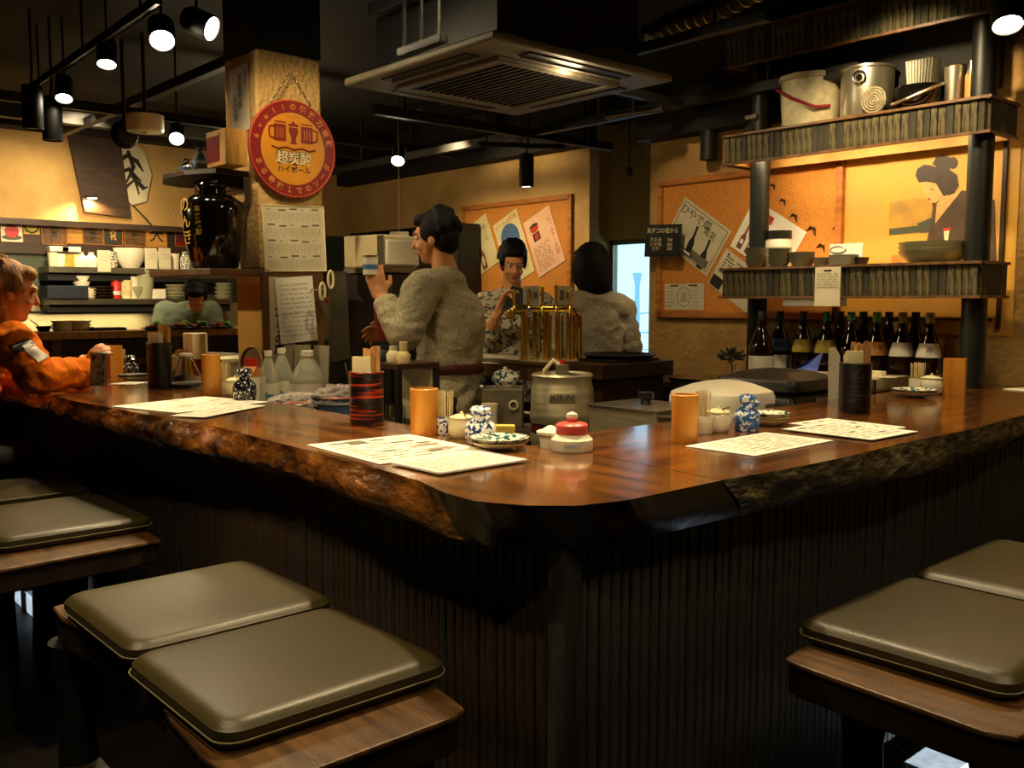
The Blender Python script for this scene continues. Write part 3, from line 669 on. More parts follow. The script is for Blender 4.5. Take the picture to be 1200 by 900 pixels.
make_cushion('black leather cushion at the near end of the right bench', .45, .52, (-.85, 2.04, SZ), g)
make_cushion('black leather cushion farther back on the right bench', .40, .52, (-.88, 2.60, SZ), g)
for x, lab in ((-3.02, 'curved dark wooden bracket under the farther left bench'),):
    o = MB().prism([(-.10,.30),(.0,.31),(.07,.28),(.05,.16),(.10,0),(-.06,0),(-.05,.14),(-.10,.22)], -.03, .03, Matrix.Rotation(PI/2, 4, 'X')).build('bench_bracket', 'post_black', loc=(-3.05, .88, .25), bevel=.01); tag(o, lab, 'bracket')
o = thing('light_patch_box', 'pale added box standing in for a cool light patch on the floor under the right bench', 'box', (-1.09, 2.63, 0))  # added box in place of a daylight patch on the floor
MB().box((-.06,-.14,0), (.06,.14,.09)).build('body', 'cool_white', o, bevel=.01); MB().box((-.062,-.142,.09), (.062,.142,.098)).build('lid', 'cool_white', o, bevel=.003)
o = thing('light_patch_box', 'pale added box standing in for a cool light patch on the floor beyond the farther left bench', 'box', (-4.50, 1.16, 0))  # second added box, likewise in place of a patch of daylight
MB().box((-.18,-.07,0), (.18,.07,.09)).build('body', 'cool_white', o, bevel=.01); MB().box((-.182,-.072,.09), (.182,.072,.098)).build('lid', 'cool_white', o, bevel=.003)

# ================================================================== TABLEWARE ON THE BAR (z = 1.0)
CZ = 1.0
def bamboo_cup(px, py, label, D=None, z=CZ, h=.125, r=.032, sq=False):
    o = thing('bamboo_cup', label, 'cup', onz(px, py, z) if D is None else D, rz=.3)
    if sq:
        MB().box((-r,-r,0), (r,r,.012)).build('base', 'bamboo', o)
        b = MB(); 
        for a, c in (((-r,-r,.012),(r,-r+.005,h)), ((-r,r-.005,.012),(r,r,h)), ((-r,-r+.005,.012),(-r+.005,r-.005,h)), ((r-.005,-r+.005,.012),(r,r-.005,h))): b.box(a, c)
        b.build('body', 'bamboo', o, smooth=False)
    else:
        MB().lathe([(0,0),(r*.96,0),(r,.004),(r,h-.002),(r-.002,h),(r-.006,h),(r-.007,.02),(0,.018)], n=26).build('body', 'bamboo', o)
        MB().lathe([(0,.019),(r-.008,.021)], n=20).build('node', 'bench_wood', o)
    return o
def pick_cup(px, py, label, m='white_ceramic', z=CZ, loc=None, h=.052, r=.026, n=34, L=.092):
    o = thing('toothpick_cup', label, 'cup', loc or onz(px, py, z))
    MB().lathe([(0,0),(r*.9,0),(r,.004),(r*.98,h),(r*.86,h),(r*.85,.01),(0,.008)], n=20).build('cup', m, o)
    rnd = random.Random(px)
    b = MB()
    for i in range(n):
        a = rnd.uniform(0, 2*PI); rr = r*.78*math.sqrt(rnd.random()); p = Vector((rr*math.cos(a), rr*math.sin(a), .01)); q = p*1.18; q.z = .01+L+.022+rnd.uniform(-.004, .004)
        b.rod(p, q, .0012, n=5)
    s_ = b.build('toothpicks', 'pick_wood', o); s_['kind'] = 'stuff'
    return o
def sugar_pot(px, py, label, m='white_ceramic', z=CZ, loc=None, sc=1.0):
    o = thing('condiment_pot', label, 'pot', loc or onz(px, py, z)); r = .034*sc
    MB().lathe([(0,0),(r*.7,0),(r*.95,.012),(r,.028*sc),(r*.86,.046*sc),(r*.80,.048*sc),(r*.7,.044*sc),(0,.04*sc)], n=28).build('pot', m, o)
    l = MB().lathe([(r*.88,.048*sc),(r*.9,.052*sc),(r*.5,.058*sc),(0,.060*sc)], n=28).build('lid', 'cream', o)
    MB().rod((r*.1,0,.055*sc), (r*1.15,-.01,.066*sc), .0022).build('spoon', 'bench_wood', o)
    MB().ell((0,0,.062*sc), .005).build('knob', 'cream', o); return o
def soy_jar(px, py, label, m, z=CZ, loc=None, h=.085, r=.035, ridged=False):
    o = thing('soy_jar', label, 'jar', loc or onz(px, py, z)); k = h/.085
    n = 10 if ridged else 28
    MB().lathe([(0,0),(r*.85,0),(r*.95,.006*k),(r,.03*k),(r*.92,.044*k),(r*.55,.054*k),(r*.46,.058*k),(r*.48,.066*k),(0,.066*k)], n=n).build('body', m, o)
    l = MB().lathe([(r*.5,.066*k),(r*.64,.070*k),(r*.66,.078*k),(r*.5,.084*k),(0,.086*k)], n=24).build('lid', m, o)
    MB().tube([(r*.4,0,.056*k), (r*.8,0,.062*k), (r*.95,0,.070*k)], .006*k, 8).build('spout', m, o); return o
def saucers(px, py, label, m='teal_pattern', z=CZ, loc=None, r=.06, n=3, rim='cream'):
    o = thing('saucer_stack', label, 'saucers', loc or onz(px, py, z))
    for i in range(n):
        zz = i*.008
        s_ = MB().lathe([(0,zz),(r*.45,zz),(r*.5,zz+.004),(r*.85,zz+.014),(r,zz+.022),(r*.98,zz+.0235),(r*.82,zz+.017),(r*.5,zz+.008),(0,zz+.007)], n=36).build('saucer', rim if i < n-1 else m, o)
        MB().tube([(r*math.cos(a)*.995, r*math.sin(a)*.995, zz+.023) for a in [2*PI*j/36 for j in range(36)]], .0012, 5, True).build('rim', 'bench_wood', s_)
    return o
def chop_holder(px, py, label, m='lacquer', z=CZ, loc=None, h=.165, r=.048, seed=1, napk=True, nchop=9, rz=0, s=1.0):
    o = thing('chopstick_holder', label, 'chopstick holder', loc or onz(px, py, z), rz)
    prof = [(0,0),(r*.97,0)]
    k = 16
    for i in range(k): z0 = .004+(h-.008)*i/k; prof += [(r*.985,z0), (r*1.0,z0+.3*h/k), (r*1.0,z0+.7*h/k)]
    prof += [(r*.985,h-.002),(r*.94,h),(r*.9,h-.002),(r*.89,.02),(0,.02)]
    MB().lathe(prof, n=36).build('body', m, o)
    MB().tube([(r*.99*math.cos(a), r*.99*math.sin(a), h-.003) for a in [2*PI*j/36 for j in range(36)]], .0025, 6, True).build('rim', 'black_plastic' if m == 'lacquer' else 'red_dark', o)
    rnd = random.Random(seed)
    ux = Vector((u.x, u.y, 0)); uf = Vector((fw.x, fw.y, 0)).normalized(); R_ = Matrix.Rotation(-rz, 3, 'Z'); ux = R_ @ ux; uf = R_ @ uf
    for i in range(nchop):
        a = -.1+i*.9/nchop; p = ux*(r*(a-.0))+uf*(r*rnd.uniform(-.1, .7)); p.z = .03; q = p*1.05+ux*rnd.uniform(-.004, .008); q.z = .235*s+rnd.uniform(-.006, .008)
        t = frame(p, ux, uf, ZA); L = q.z-p.z; sh = (q-p)/L
        b = MB(); w, d_ = .0058, .004
        b.add([(sh.dot(ux)*zz*1+sx_*w, sh.dot(uf)*zz+sy*d_, zz) for zz in (0, L) for sx_, sy in ((-1,-1),(1,-1),(1,1),(-1,1))], [(0,3,2,1),(4,5,6,7),(0,1,5,4),(1,2,6,5),(2,3,7,6),(3,0,4,7)], t)
        b.build('chopsticks', 'chop_wood', o, smooth=False)
    if napk:
        for i in range(6):
            y = -r*.42+i*.006; t = frame(ux*(-r*.22)+uf*y, ux, uf, ZA)
            MB().box((-r*.52,-.0022,.03), (r*.52,.0022,.215*s-.004*i if i else .21*s), t).build('napkin', 'cream', o, smooth=False)
    return o
# --- centre set
chop_holder(430, 498, 'red and black striped lacquer chopstick holder on the left counter', 'lacquer_red', seed=3, r=.052)
bamboo_cup(497.5, 509, 'round bamboo cup in the centre set beside the toothpicks', h=.132, r=.040)
pick_cup(522, 509, 'patterned toothpick cup beside the centre bamboo cup', 'blue_white', r=.027, h=.052)
sugar_pot(541, 513, 'cream condiment pot right of the patterned toothpick cup', 'cream', sc=1.12)
soy_jar(563, 519, 'blue and white ridged soy jar in the centre set', 'blue_white', h=.10, r=.044, ridged=True)
saucers(585, 526, 'patterned saucer stack at the front of the centre set', r=.078, n=2)
o = MB().box((-.032,-.012,0), (.032,.012,.032)).build('yellow_sponge', 'yellow', loc=onz(590, 511, CZ), bevel=.003); o.rotation_euler.z = .8; tag(o, 'small pale yellow block behind the centre saucers', 'block')
# --- red cap bottle and white cup at the inner corner
p = onz(670, 528, CZ); o = thing('squeeze_bottle', 'squat clear squeeze bottle with pinkish red cap at the inner corner', 'bottle', p)
MB().lathe([(0,0),(.050,0),(.054,.006),(.053,.03),(.040,.042),(.036,.046),(0,.046)], n=30).build('body', 'white_plastic', o)
MB().lathe([(.038,.042),(.041,.046),(.041,.066),(.036,.071),(.014,.074),(.012,.084),(0,.084)], n=30).build('cap', 'pink_cap', o)
MB().lathe([(.012,.082),(.015,.086),(.014,.094),(0,.10)], n=18).build('nozzle', 'white_plastic', o)
ang = math.atan2(-p.y, -p.x); 
text('SASSO', .014, 'toothpaste_blue', o, T=frame((.0545*math.cos(ang), .0545*math.sin(ang), .018), Vector((-math.sin(ang), math.cos(ang), 0)), ZA, Vector((math.cos(ang), math.sin(ang), 0))))
p = onz(645, 524, CZ); o = thing('lidded_cup', 'small white lidded cup beside the pinkish red cap bottle', 'cup', p)
MB().lathe([(0,0),(.026,0),(.029,.035),(0,.035)], n=24).build('cup', 'white_plastic', o); MB().lathe([(.036,.035),(.037,.042),(.02,.048),(.008,.056),(0,.058)], n=24).build('lid', 'white_plastic', o)
# --- right set
bamboo_cup(802, 517, 'round bamboo cup on the right counter beside the menu', h=.128, r=.036)
pick_cup(824, 508, 'plain white toothpick cup behind the right bamboo cup', r=.028)
sugar_pot(841, 506, 'white condiment pot between toothpicks and the blue flowered jar', sc=1.15)
soy_jar(875, 505, 'blue jar with white flowers on the right counter', 'blue_flower', h=.108, r=.038)
saucers(901, 498, 'saucer stack with pale patterned rim behind the blue flowered jar', r=.062, n=3)
chop_holder(1001, 483, 'plain black ribbed chopstick holder on the right counter', 'lacquer', seed=8, r=.053, h=.17)
saucers(1071, 465, 'patterned saucers near the far end of the right counter', r=.085, n=2)
pick_cup(1075, 458, 'toothpick cup in the set at the far end of the right counter', r=.036, L=.085, n=34)
sugar_pot(1091, 462, 'white pot behind the saucers at the far right end', sc=1.3)
MB_ = bamboo_cup(1118, 462, 'square wooden cup at the far end of the right counter', h=.145, r=.040, sq=True)
# --- left set
chop_holder(188, 455, 'dark chopstick holder on the left counter beside the menus', 'lacquer', seed=5, r=.052, h=.20, s=1.15)
bamboo_cup(248.5, 463, 'bamboo cup beside the toothpicks in the left set', h=.165, r=.036)
pick_cup(264, 462, 'toothpick cup right of the left bamboo cup', r=.030, L=.095)
sugar_pot(276, 464, 'round cream pot in the left set', 'cream', sc=1.25)
soy_jar(287, 469, 'dark indigo soy jar with white dots in the left set', 'indigo_white', h=.125, r=.045)
o = thing('glass_dome', 'clear conical glass cover standing over a dark saucer', 'glass cover', onz(219, 454, CZ))
MB().lathe([(0,0),(.05,.0),(.075,.02),(.073,.022),(.05,.006),(0,.006)], n=30).build('saucer', 'grey_ceramic', o)
MB().lathe([(.068,.022),(.064,.05),(.04,.10),(.026,.135),(.024,.135),(.038,.10),(.062,.05),(.066,.022)], n=30).build('cover', 'glass', o)
MB().lathe([(.026,.135),(.03,.14),(.028,.15),(0,.15)], n=20).build('cap', 'white_plastic', o)
# far-left set beside the seated guest
bamboo_cup(132, 441, 'square wooden cup beside the phone at the far left', h=.155, r=.036, sq=True)
pick_cup(141, 440, 'toothpick cup at the far left beside the square wooden cup', r=.032, L=.10)
soy_jar(153, 440, 'indigo patterned soy jar at the far left', 'indigo_white', h=.105, r=.042)
saucers(158, 446, 'dark-rimmed saucers at the far left of the counter', m='grey_ceramic', r=.075, n=2)
o, w, h = sheet_px('menu_sheet', 'white paper slip lying before the far left saucers', 'paper', 'z', CZ+.003, (127,450), (150,447), (120,453)); 
# --- menus
def menu(label, tl, tr, bl, seed, z=.003, rows=9, dark=True, cat='menu'):
    o, w, h = sheet_px('menu_sheet', label, cat, 'z', CZ+z, tl, tr, bl, 'paper')
    lines_print(o, w, h, rows, 'ink_soft', seed=seed, th=.17)
    r = random.Random(seed)
    rs = [(x*w, y*h, (x+.12)*w, (y+.035)*h) for x, y in [(-.35,.36), (.02,.36), (.25,.05), (-.2,-.12), (.1,-.3)]]
    if dark: rects(rs, 'ink_grey', o, z=.0014)
    return o, w, h
def menu_c(label, tl, tr, br, bl, seed, **k): return menu(label, tl, tr, bl, seed, **k)
menu_c('white menu sheet lying left of the other one before the left bamboo cup', (131,476), (240,464.5), (285,473), (185,486), 11)
menu_c('white menu sheet overlapping on the left counter, nearer the red striped holder', (200,487), (275,473.5), (311,480), (232,490), 12, z=.006)
o, w, h = menu_c('large white menu with dark blocks at the centre of the left counter', (360,521), (481,508.5), (566,526), (442,544), 13)
rects([(.16*w*-1-.02, .30*h, -.02, .42*h)], 'ink_grey', o, z=.0018); rects([(.1*w, -.05*h, .36*w, -.03*h), (.0, .18*h, .3*w, .20*h), (.1*w,-.25*h,.4*w,-.23*h)], 'ink_brown', o, z=.0018)
o, w, h = menu_c('laminated menu with pale lilac edge near the counter corner', (457.5,542.6), (561.5,528), (614.6,540.4), (503,557), 14, z=.006, dark=False)
rects([(-w/2,-h/2,w/2,-h/2+.008), (-w/2,-h/2,-w/2+.006,h/2), (w/2-.006,-h/2,w/2,h/2)], 'laminate', o, z=.0015)
menu_c('bright white menu on the right counter before the blue flowered jar', (803,522.5), (897,506.5), (967,517), (872,536), 15, dark=False)
menu_c('upper menu of the overlapping pair on the right counter', (924,496), (970,490), (1057,500), (1012,508), 16)
o, w, h = menu_c('lower menu of the overlapping pair with a dark block at its corner', (916,502.5), (972,494), (1057,507.5), (1014,516.5), 17, z=.006)
menu_c('paper at the far right end of the counter against the frame edge', (1175,455.5), (1215,453), (1230,461), (1167,461.5), 18, dark=False)

# ================================================================== BEHIND THE LEFT COUNTER
def vert(px, py, x=None, y=None): return onx(px, py, x) if x is not None else ony(px, py, y)
WZ = .84
def pet(px, top_py, label, y, r=.045, wide=False, band='label_white'):
    top = ony(px, top_py, y); o = thing('plastic_bottle', label, 'bottle', (top.x, y, WZ)); h = top.z-WZ
    MB().lathe([(0,0),(r*.9,0),(r,.01),(r,h*.62),(r*.93,h*.68),(r*.35,h*.90),(r*.3,h*.92),(r*.3,h*.94),(0,h*.94)], n=24).build('body', 'glass_green', o)
    MB().lathe([(r*1.01,h*.22),(r*1.01,h*.60)], n=24).build('label', band, o)
    MB().cyl((0,0,h*.935), r*.36, h*.065, 18).build('cap', 'white_plastic', o)
    a = math.atan2(-y, -top.x); T = frame((r*1.03*math.cos(a), r*1.03*math.sin(a), h*.40), Vector((-math.sin(a), math.cos(a), 0)), ZA, Vector((math.cos(a), math.sin(a), 0)))
    rects([(-.015,-.02,-.004,.03), (.008,-.005,.022,.005)], 'green_cap', o, T=T); rects([(-.005,.01,.02,.022)], 'toothpaste_blue', o, T=T)
    return o
pet(314, 411, 'clear plastic bottle with white cap, leftmost of the three', 1.82)
pet(330, 408, 'clear plastic bottle with white cap in the middle of the three', 1.90, r=.048)
pet(360, 411, 'wide clear plastic bottle with printed label, rightmost of the three', 1.95, r=.075)
# milk carton
p = ony(290, 470, 1.74); o = thing('milk_carton', 'red and white drink carton with an orange top behind the left set', 'carton', (p.x, 1.76, WZ), .15)
top = ony(290, 428, 1.76).z-WZ; 
MB().box((-.042,-.042,0), (.042,.042,top-.045)).build('body', 'white_plastic', o, smooth=False)
MB().add([(-.042,-.042,0),(.042,-.042,0),(.042,.042,0),(-.042,.042,0),(-.042,0,.045),(.042,0,.045)], [(0,1,5,4),(2,3,4,5),(1,2,5),(3,0,4)], Matrix.Translation((0,0,top-.045))).build('gable', 'label_orange', o, smooth=False)
MB().box((-.042,-.003,top-.002), (.042,.003,top+.03)).build('crest', 'red', o, smooth=False)
MB().box((-.043,-.0435,.0), (.043,-.042,.05)).build('lower_band', 'red', o, smooth=False)
T = frame((0,-.0425,.10), XA, ZA, -YA); 
b = MB(); pts = circ(0, 0, .030, .042, 28); pin = circ(0, 0, .018, .028, 28); b.add([(x,y,.001) for x, y in pts]+[(x,y,.001) for x, y in pin], [(i, (i+1) % 28, 28+(i+1) % 28, 28+i) for i in range(28)]); b.build('print', 'red', o, smooth=False, T=T)
text('濃', .024, 'ink_red', o, T=T, z=.0015)
T2 = frame((.0425,0,.10), YA, ZA, XA); text('麦\n茶', .028, 'ink_brown', o, T=T2, z=.0015)
# tubs with red and yellow labels
for i, (px, m_) in enumerate(((223, 'yellow'), (234, 'red_dark'))):
    t = ony(px, 390, 1.95); o = thing('sauce_bottle', ('squeeze bottle with yellow band' if i == 0 else 'squeeze bottle with dark red band')+' beside the white foam box', 'bottle', (t.x, 1.95, WZ)); h = t.z-WZ
    MB().lathe([(0,0),(.034,0),(.034,h*.45),(0,h*.45)], n=20).build('body', 'white_plastic', o)
    MB().lathe([(.0345,h*.45),(.0345,h*.66),(0,h*.66)], n=20).build('band', m_, o); MB().lathe([(.036,h*.66),(.036,h*.99),(.03,h),(0,h)], n=20).build('cap', 'cream', o)
# styrofoam box
p = Vector((-5.0, 2.24, 1)); o = thing('foam_box', 'white foam box with a sheet of yellow printed paper over its edge', 'box', (p.x, p.y, .84), .25)
MB().box((-.22,-.17,0), (.22,.17,.20)).build('body', 'cream', o, bevel=.012); MB().box((-.23,-.18,.20), (.23,.18,.235)).build('lid', 'cream', o, bevel=.01)
MB().box((-.24,-.10,.237), (.02,.16,.240)).build('paper', 'paper', o, smooth=False); MB().box((-.21,-.06,.2405), (-.02,-.02,.242)).build('print', 'yellow', o, smooth=False); MB().box((-.21,.03,.2405), (-.02,.06,.242)).build('print', 'yellow', o, smooth=False)
o = thing('side_table', 'dark side table under the white foam box', 'table', (p.x, p.y, 0)); MB().box((-.40,-.22,.80), (.40,.3,.84)).build('top', 'wood_dark', o, bevel=.004)
for sx in (-1, 1):
    for sy in (-.17, .25): MB().cb((sx*.35, sy, .40), (.05,.05,.80)).build('leg', 'wood_dark', o, smooth=False)
# black pot with chopsticks and dish behind
q = Vector((-4.95, 1.88, 0)); q = ony(206, 402, 1.86); chop_holder(0, 0, 'far dark pot with chopsticks and napkins before the kitchen pass', 'lacquer', loc=(q.x, q.y, .84), seed=9, h=.17, r=.045, nchop=5, s=1.25)
# round wooden tray leaning on the pillar
p = ony(299, 424, 1.98); o = thing('round_tray', 'round wooden tray leaning against the foot of the pillar', 'tray', (p.x, 1.97, p.z), T=None); o.rotation_euler = (PI/2-.12, 0, .3)
MB().lathe([(0,0),(.06,0),(.07,.002),(.072,.014),(.066,.014),(.062,.006),(0,.005)], n=32).build('tray', 'wood_mid', o); MB().tube([(.070*math.cos(a), .070*math.sin(a), .012) for a in [2*PI*j/32 for j in range(32)]], .005, 6, True).build('rim', 'light_wood', o)
# white stand with metal rack top beside it
p = ony(250, 424, 1.8); o = thing('wire_stand', 'small chrome wire stand with arched loops behind the bamboo cup', 'rack', (p.x, 1.80, WZ)); b = MB()
H_ = ony(250, 418, 1.8).z-WZ
for k in (-.03, 0, .03): b.tube([(k,-.03,0), (k,-.03,H_*.9), (k,-.01,H_), (k,.01,H_), (k,.03,H_*.9), (k,.03,0)], .003, 6)
b.build('loops', 'chrome', o); MB().box((-.045,-.045,0), (.045,.045,.006)).build('base', 'chrome', o)
# wrapped bowls
def wrapped(px, py, y, label, r, fill='food_red', seed=1):
    p = ony(px, py, y); o = thing('wrapped_bowl', label, 'bowl', (p.x, y, WZ)); h = p.z-WZ
    MB().lathe([(0,0),(r*.5,0),(r*.6,h*.3),(r,h*.85),(r*.97,h*.87),(r*.55,h*.5),(0,h*.45)], n=32).build('bowl', 'edge_dark', o)
    rnd = random.Random(seed); b = MB()
    for i in range(26): a = rnd.uniform(0, 6.28); rr = r*.75*math.sqrt(rnd.random()); b.ell((rr*math.cos(a), rr*math.sin(a), h*.75), (.03,.02,.018), n=8, m=5)
    b.build('food', fill, o)['kind'] = 'stuff'
    n, m = 26, 12; vs = []; fs = []
    for j in range(m+1):
        for i in range(n):
            a = 2*PI*i/n; t = j/m; rr = r*1.06*math.cos(t*PI/2*.98); z = h*.72+h*.35*math.sin(t*PI/2)
            d = .016*noise.noise(Vector((math.cos(a)*7*rr*12+seed, math.sin(a)*7*rr*12, t*7))); vs.append(((rr+d)*math.cos(a), (rr+d)*math.sin(a), z+d*.9))
    for j in range(m):
        for i in range(n): fs.append((j*n+i, j*n+(i+1) % n, (j+1)*n+(i+1) % n, (j+1)*n+i))
    MB().add(vs, fs).build('plastic_wrap', 'film', o, smooth=False)
wrapped(348, 464, 1.80, 'food bowl under crinkled plastic wrap behind the counter, left one', .115, seed=1)
wrapped(397, 456, 1.84, 'food bowl under crinkled plastic wrap, just left of the striped holder', .105, seed=2)
p = ony(398, 472, 1.78); o = thing('blue_plate', 'speckled blue plate edge showing behind the counter', 'plate', (p.x, 1.79, WZ)); h=p.z-WZ
MB().lathe([(0,0),(.05,0),(.06,h*.6),(.09,h),(.088,h*1.02),(.055,h*.7),(0,h*.6)], n=30).build('bowl', 'label_blue', o); MB().tube([(.09*math.cos(a), .09*math.sin(a), h) for a in [2*PI*j/30 for j in range(30)]], .003, 6, True).build('rim', 'grey_ceramic', o)

# ================================================================== BEHIND THE RIGHT COUNTER
o = thing('steel_container', 'square steel container with a black-knobbed lid at the inner corner', 'container', (-2.23, 2.645, .80))
MB().box((-.16,-.135,0), (.16,.135,.19)).build('body', 'brushed', o, smooth=False, bevel=.003); MB().box((-.166,-.141,.19), (.166,.141,.20)).build('lid', 'steel', o, smooth=False, bevel=.002)
MB().lathe([(0,.20),(.022,.20),(.018,.215),(.028,.222),(.028,.245),(0,.247)], n=18).build('knob', 'black_plastic', o)
p = ony(776, 492, 2.40); o = thing('glass_jar', 'clear jar standing right of the steel container', 'jar', (-2.0, 2.48, .80))
MB().lathe([(0,0),(.04,0),(.04,.15),(.03,.17),(0,.17)], n=20).build('body', 'cream', o); MB().cyl((0,0,.17), .03, .02, 18).build('lid', 'steel_dark', o)
# rice cooker lid (white appliance)
def roundbox(name, m, parent, w, d, z0, z1, r, crown):
    rows = [(0,z0),(0,z0+(z1-z0)*.6),(.006,z0+(z1-z0)*.8),(.03,z1-.006),(.07,z1+crown*.5),(.11,z1+crown)]
    vs = []; n = len(rrect(w, d, r))
    for ins, z in rows: vs += [(x, y, z) for x, y in rrect(w-2*ins, d-2*ins, max(.01, r-ins*.5))]
    fs = [(j*n+i, j*n+(i+1) % n, (j+1)*n+(i+1) % n, (j+1)*n+i) for j in range(len(rows)-1) for i in range(n)]+[tuple(range(n-1,-1,-1)), tuple((len(rows)-1)*n+i for i in range(n))]
    return MB().add(vs, fs).build(name, m, parent)
p = ony(858, 470, 3.0); o = thing('rice_cooker', 'white domed appliance, like a rice cooker, behind the right counter', 'rice cooker', (-2.15, 3.0, .80), 0)
roundbox('body', 'cream', o, .30, .34, 0, .16, .06, 0); roundbox('lid', 'white_plastic', o, .32, .36, .16, .25, .09, .022)
MB().box((.161,.05,.17), (.165,.11,.19)).build('button', 'ink_grey', o, smooth=False)
p = ony(925, 470, 3.35); o = thing('black_appliance', 'bulky black plastic appliance behind the chopstick holder', 'appliance', (-2.17, 3.41, .80), 0)
roundbox('body', 'black_plastic', o, .38, .36, 0, .22, .03, 0); roundbox('lid', 'black_plastic', o, .39, .37, .22, .275, .05, .02)
MB().box((.191,-.02,.13), (.196,.10,.19)).build('vent', 'ink_grey', o, smooth=False)
p = onx(848, 446, -2.62); o = thing('flat_box', 'flat black box under the dried flower glass', 'box', (-2.62, p.y, .80), 0)
MB().box((-.20,-.15,0), (.20,.15,p.z-.80)).build('body', 'black_plastic', o, bevel=.006); MB().box((-.205,-.155,p.z-.80), (.205,.155,p.z-.79)).build('lid', 'black_gloss', o, bevel=.003)
zt = p.z+.01; o = thing('flower_glass', 'small glass holding a grey dried flower head', 'ornament', (-2.60, p.y+.03, zt))
MB().lathe([(0,0),(.03,0),(.032,.06),(.03,.06),(.028,.004),(0,.004)], n=18).build('glass', 'glass', o)
MB().tube([(0,0,.005), (.005,0,.05), (-.005,0,.09)], .004, 6).build('stem', 'green_grey', o)
b = MB(); rnd = random.Random(4)
for i in range(26): a = rnd.uniform(0, 6.28); e = rnd.uniform(-.6, 1.3); b.cap((0,0,.10), (.065*math.cos(a)*math.cos(e), .065*math.sin(a)*math.cos(e), .105+.045*math.sin(e)), .011, .005)
b.build('flower_head', 'grey_ceramic', o)['kind'] = 'stuff'
# white upright board, violet film, steel tray with clutter
p = ony(979, 478, 3.35); o = MB().prism([(-.02,0),(.02,0),(.02,.36),(.0,.395),(-.025,.39)], -.004, .004, frame((0,0,0), u, ZA, Vector((u.y,-u.x,0)))).build('white_board', 'white_plastic', loc=(-1.93, 3.44, .80)); tag(o, 'slim white plastic board standing left of the black chopstick holder', 'board')
MB().box((-.04,-.006,-.002), (.04,.012,.02), frame((0,0,0), u, Vector((u.y,-u.x,0)), ZA)).build('foot', 'black_plastic', o)
o = MB().add([(-.07,-.02,0),(.06,-.03,.0),(.07,0,.09),(.03,.03,.075),(-.02,.02,.035),(0,-.04,.0)], [(0,5,1,4),(1,2,3,4),(0,4,3)]).build('film_pack', 'violet_film', loc=(-2.27, 3.82, 1.06), smooth=False); tag(o, 'folded blue and violet printed film pack behind the black appliance', 'packaging')
MB().box((-.08,-.03,-.26), (.08,.03,0)).build('stack', 'paper_dim', o, smooth=False)
def tray_set():
    a = Vector((-1.90, 3.30, .93)); o = thing('steel_tray', 'long steel tray rack with clutter behind the black chopstick holder', 'tray', (-2.0, 3.88, .80))
    b = MB(); b.box((-.16,-.16,.20), (.10,.16,.206)); 
    for s in (-.16, .094): b.box((s,-.16,.206), (s+.006,.16,.25))
    for s in (-.16, .154): b.box((-.16,s,.206), (.10,s+.006,.25))
    b.build('tray', 'steel', o, smooth=False)
    for x_ in (-.15, .08):
        for y_ in (-.15, .135): MB().box((x_,y_,0), (x_+.015,y_+.015,.20)).build('leg', 'steel_dark', o, smooth=False)
    MB().cyl((-.03,-.10,.207), .035, .06, 16).build('cup', 'steel', o); MB().tube([(.0,-.05,.22), (.04,.03,.24), (.06,.14,.235)], .006, 6).build('tongs', 'chrome', o)
    return o
tray_set()
o = thing('wood_box_case', 'shallow pale wooden case in front of the sake bottles', 'case', (-2.15, 3.98, .93)); 
MB().box((-.36,.0,-.13), (.22,.09,.10)).build('body', 'light_wood', o, smooth=False, bevel=.004); MB().box((-.37,-.006,.10), (.23,.095,.112)).build('lid', 'paper_dim', o, smooth=False)
MB().box((.0,.01,.112), (.14,.05,.135)).build('tag_card', 'cream', o, smooth=False)
# sake bottles
def make_bottle(label, x, y, z, label_m=None, cap_m='black_plastic', neck=None, h=.395, r=.064, group='large sake bottles along the back wall', base_lab=None, txt=None):
    o = thing('sake_bottle', label, 'bottle', (x, y, z), group=group); k = h/.395
    MB().lathe([(0,0),(r*.95,0),(r,.006),(r,.185*k),(r*.95,.21*k),(r*.80,.24*k),(r*.58,.272*k),(r*.40,.305*k),(r*.30,.335*k),(r*.27,.372*k),(0,.372*k)], n=28).build('glass', 'bottle_glass', o)
    MB().lathe([(r*.30,.345*k),(r*.31,.35*k),(r*.31,.392*k),(r*.27,.395*k),(0,.395*k)], n=18).build('cap', cap_m, o)
    a = math.atan2(-y, -x)
    if neck:
        e = MB().lathe([(r*1.01,.190*k),(r*.97,.212*k),(r*.82,.241*k),(r*.74,.254*k)], n=14, a0=a-1.0, a1=a+1.0).build('shoulder_label', neck, o)
    if base_lab: MB().lathe([(r*1.012,.05*k),(r*1.012,.17*k)], n=16, a0=a-1.2, a1=a+1.2).build('body_label', base_lab, o)
    if txt:
        nn = Vector((math.cos(a), math.sin(a), 0)); tilt = (nn+Vector((0,0,.75))).normalized(); uu = Vector((-math.sin(a), math.cos(a), 0))
        text(txt, .030, 'ink', o, T=frame(nn*(r*.95)+Vector((0,0,.222*k)), uu, tilt.cross(uu), tilt), z=.004)
    return o
BZ = .93
def bx_(px, y): return ony(px, 400, y).x
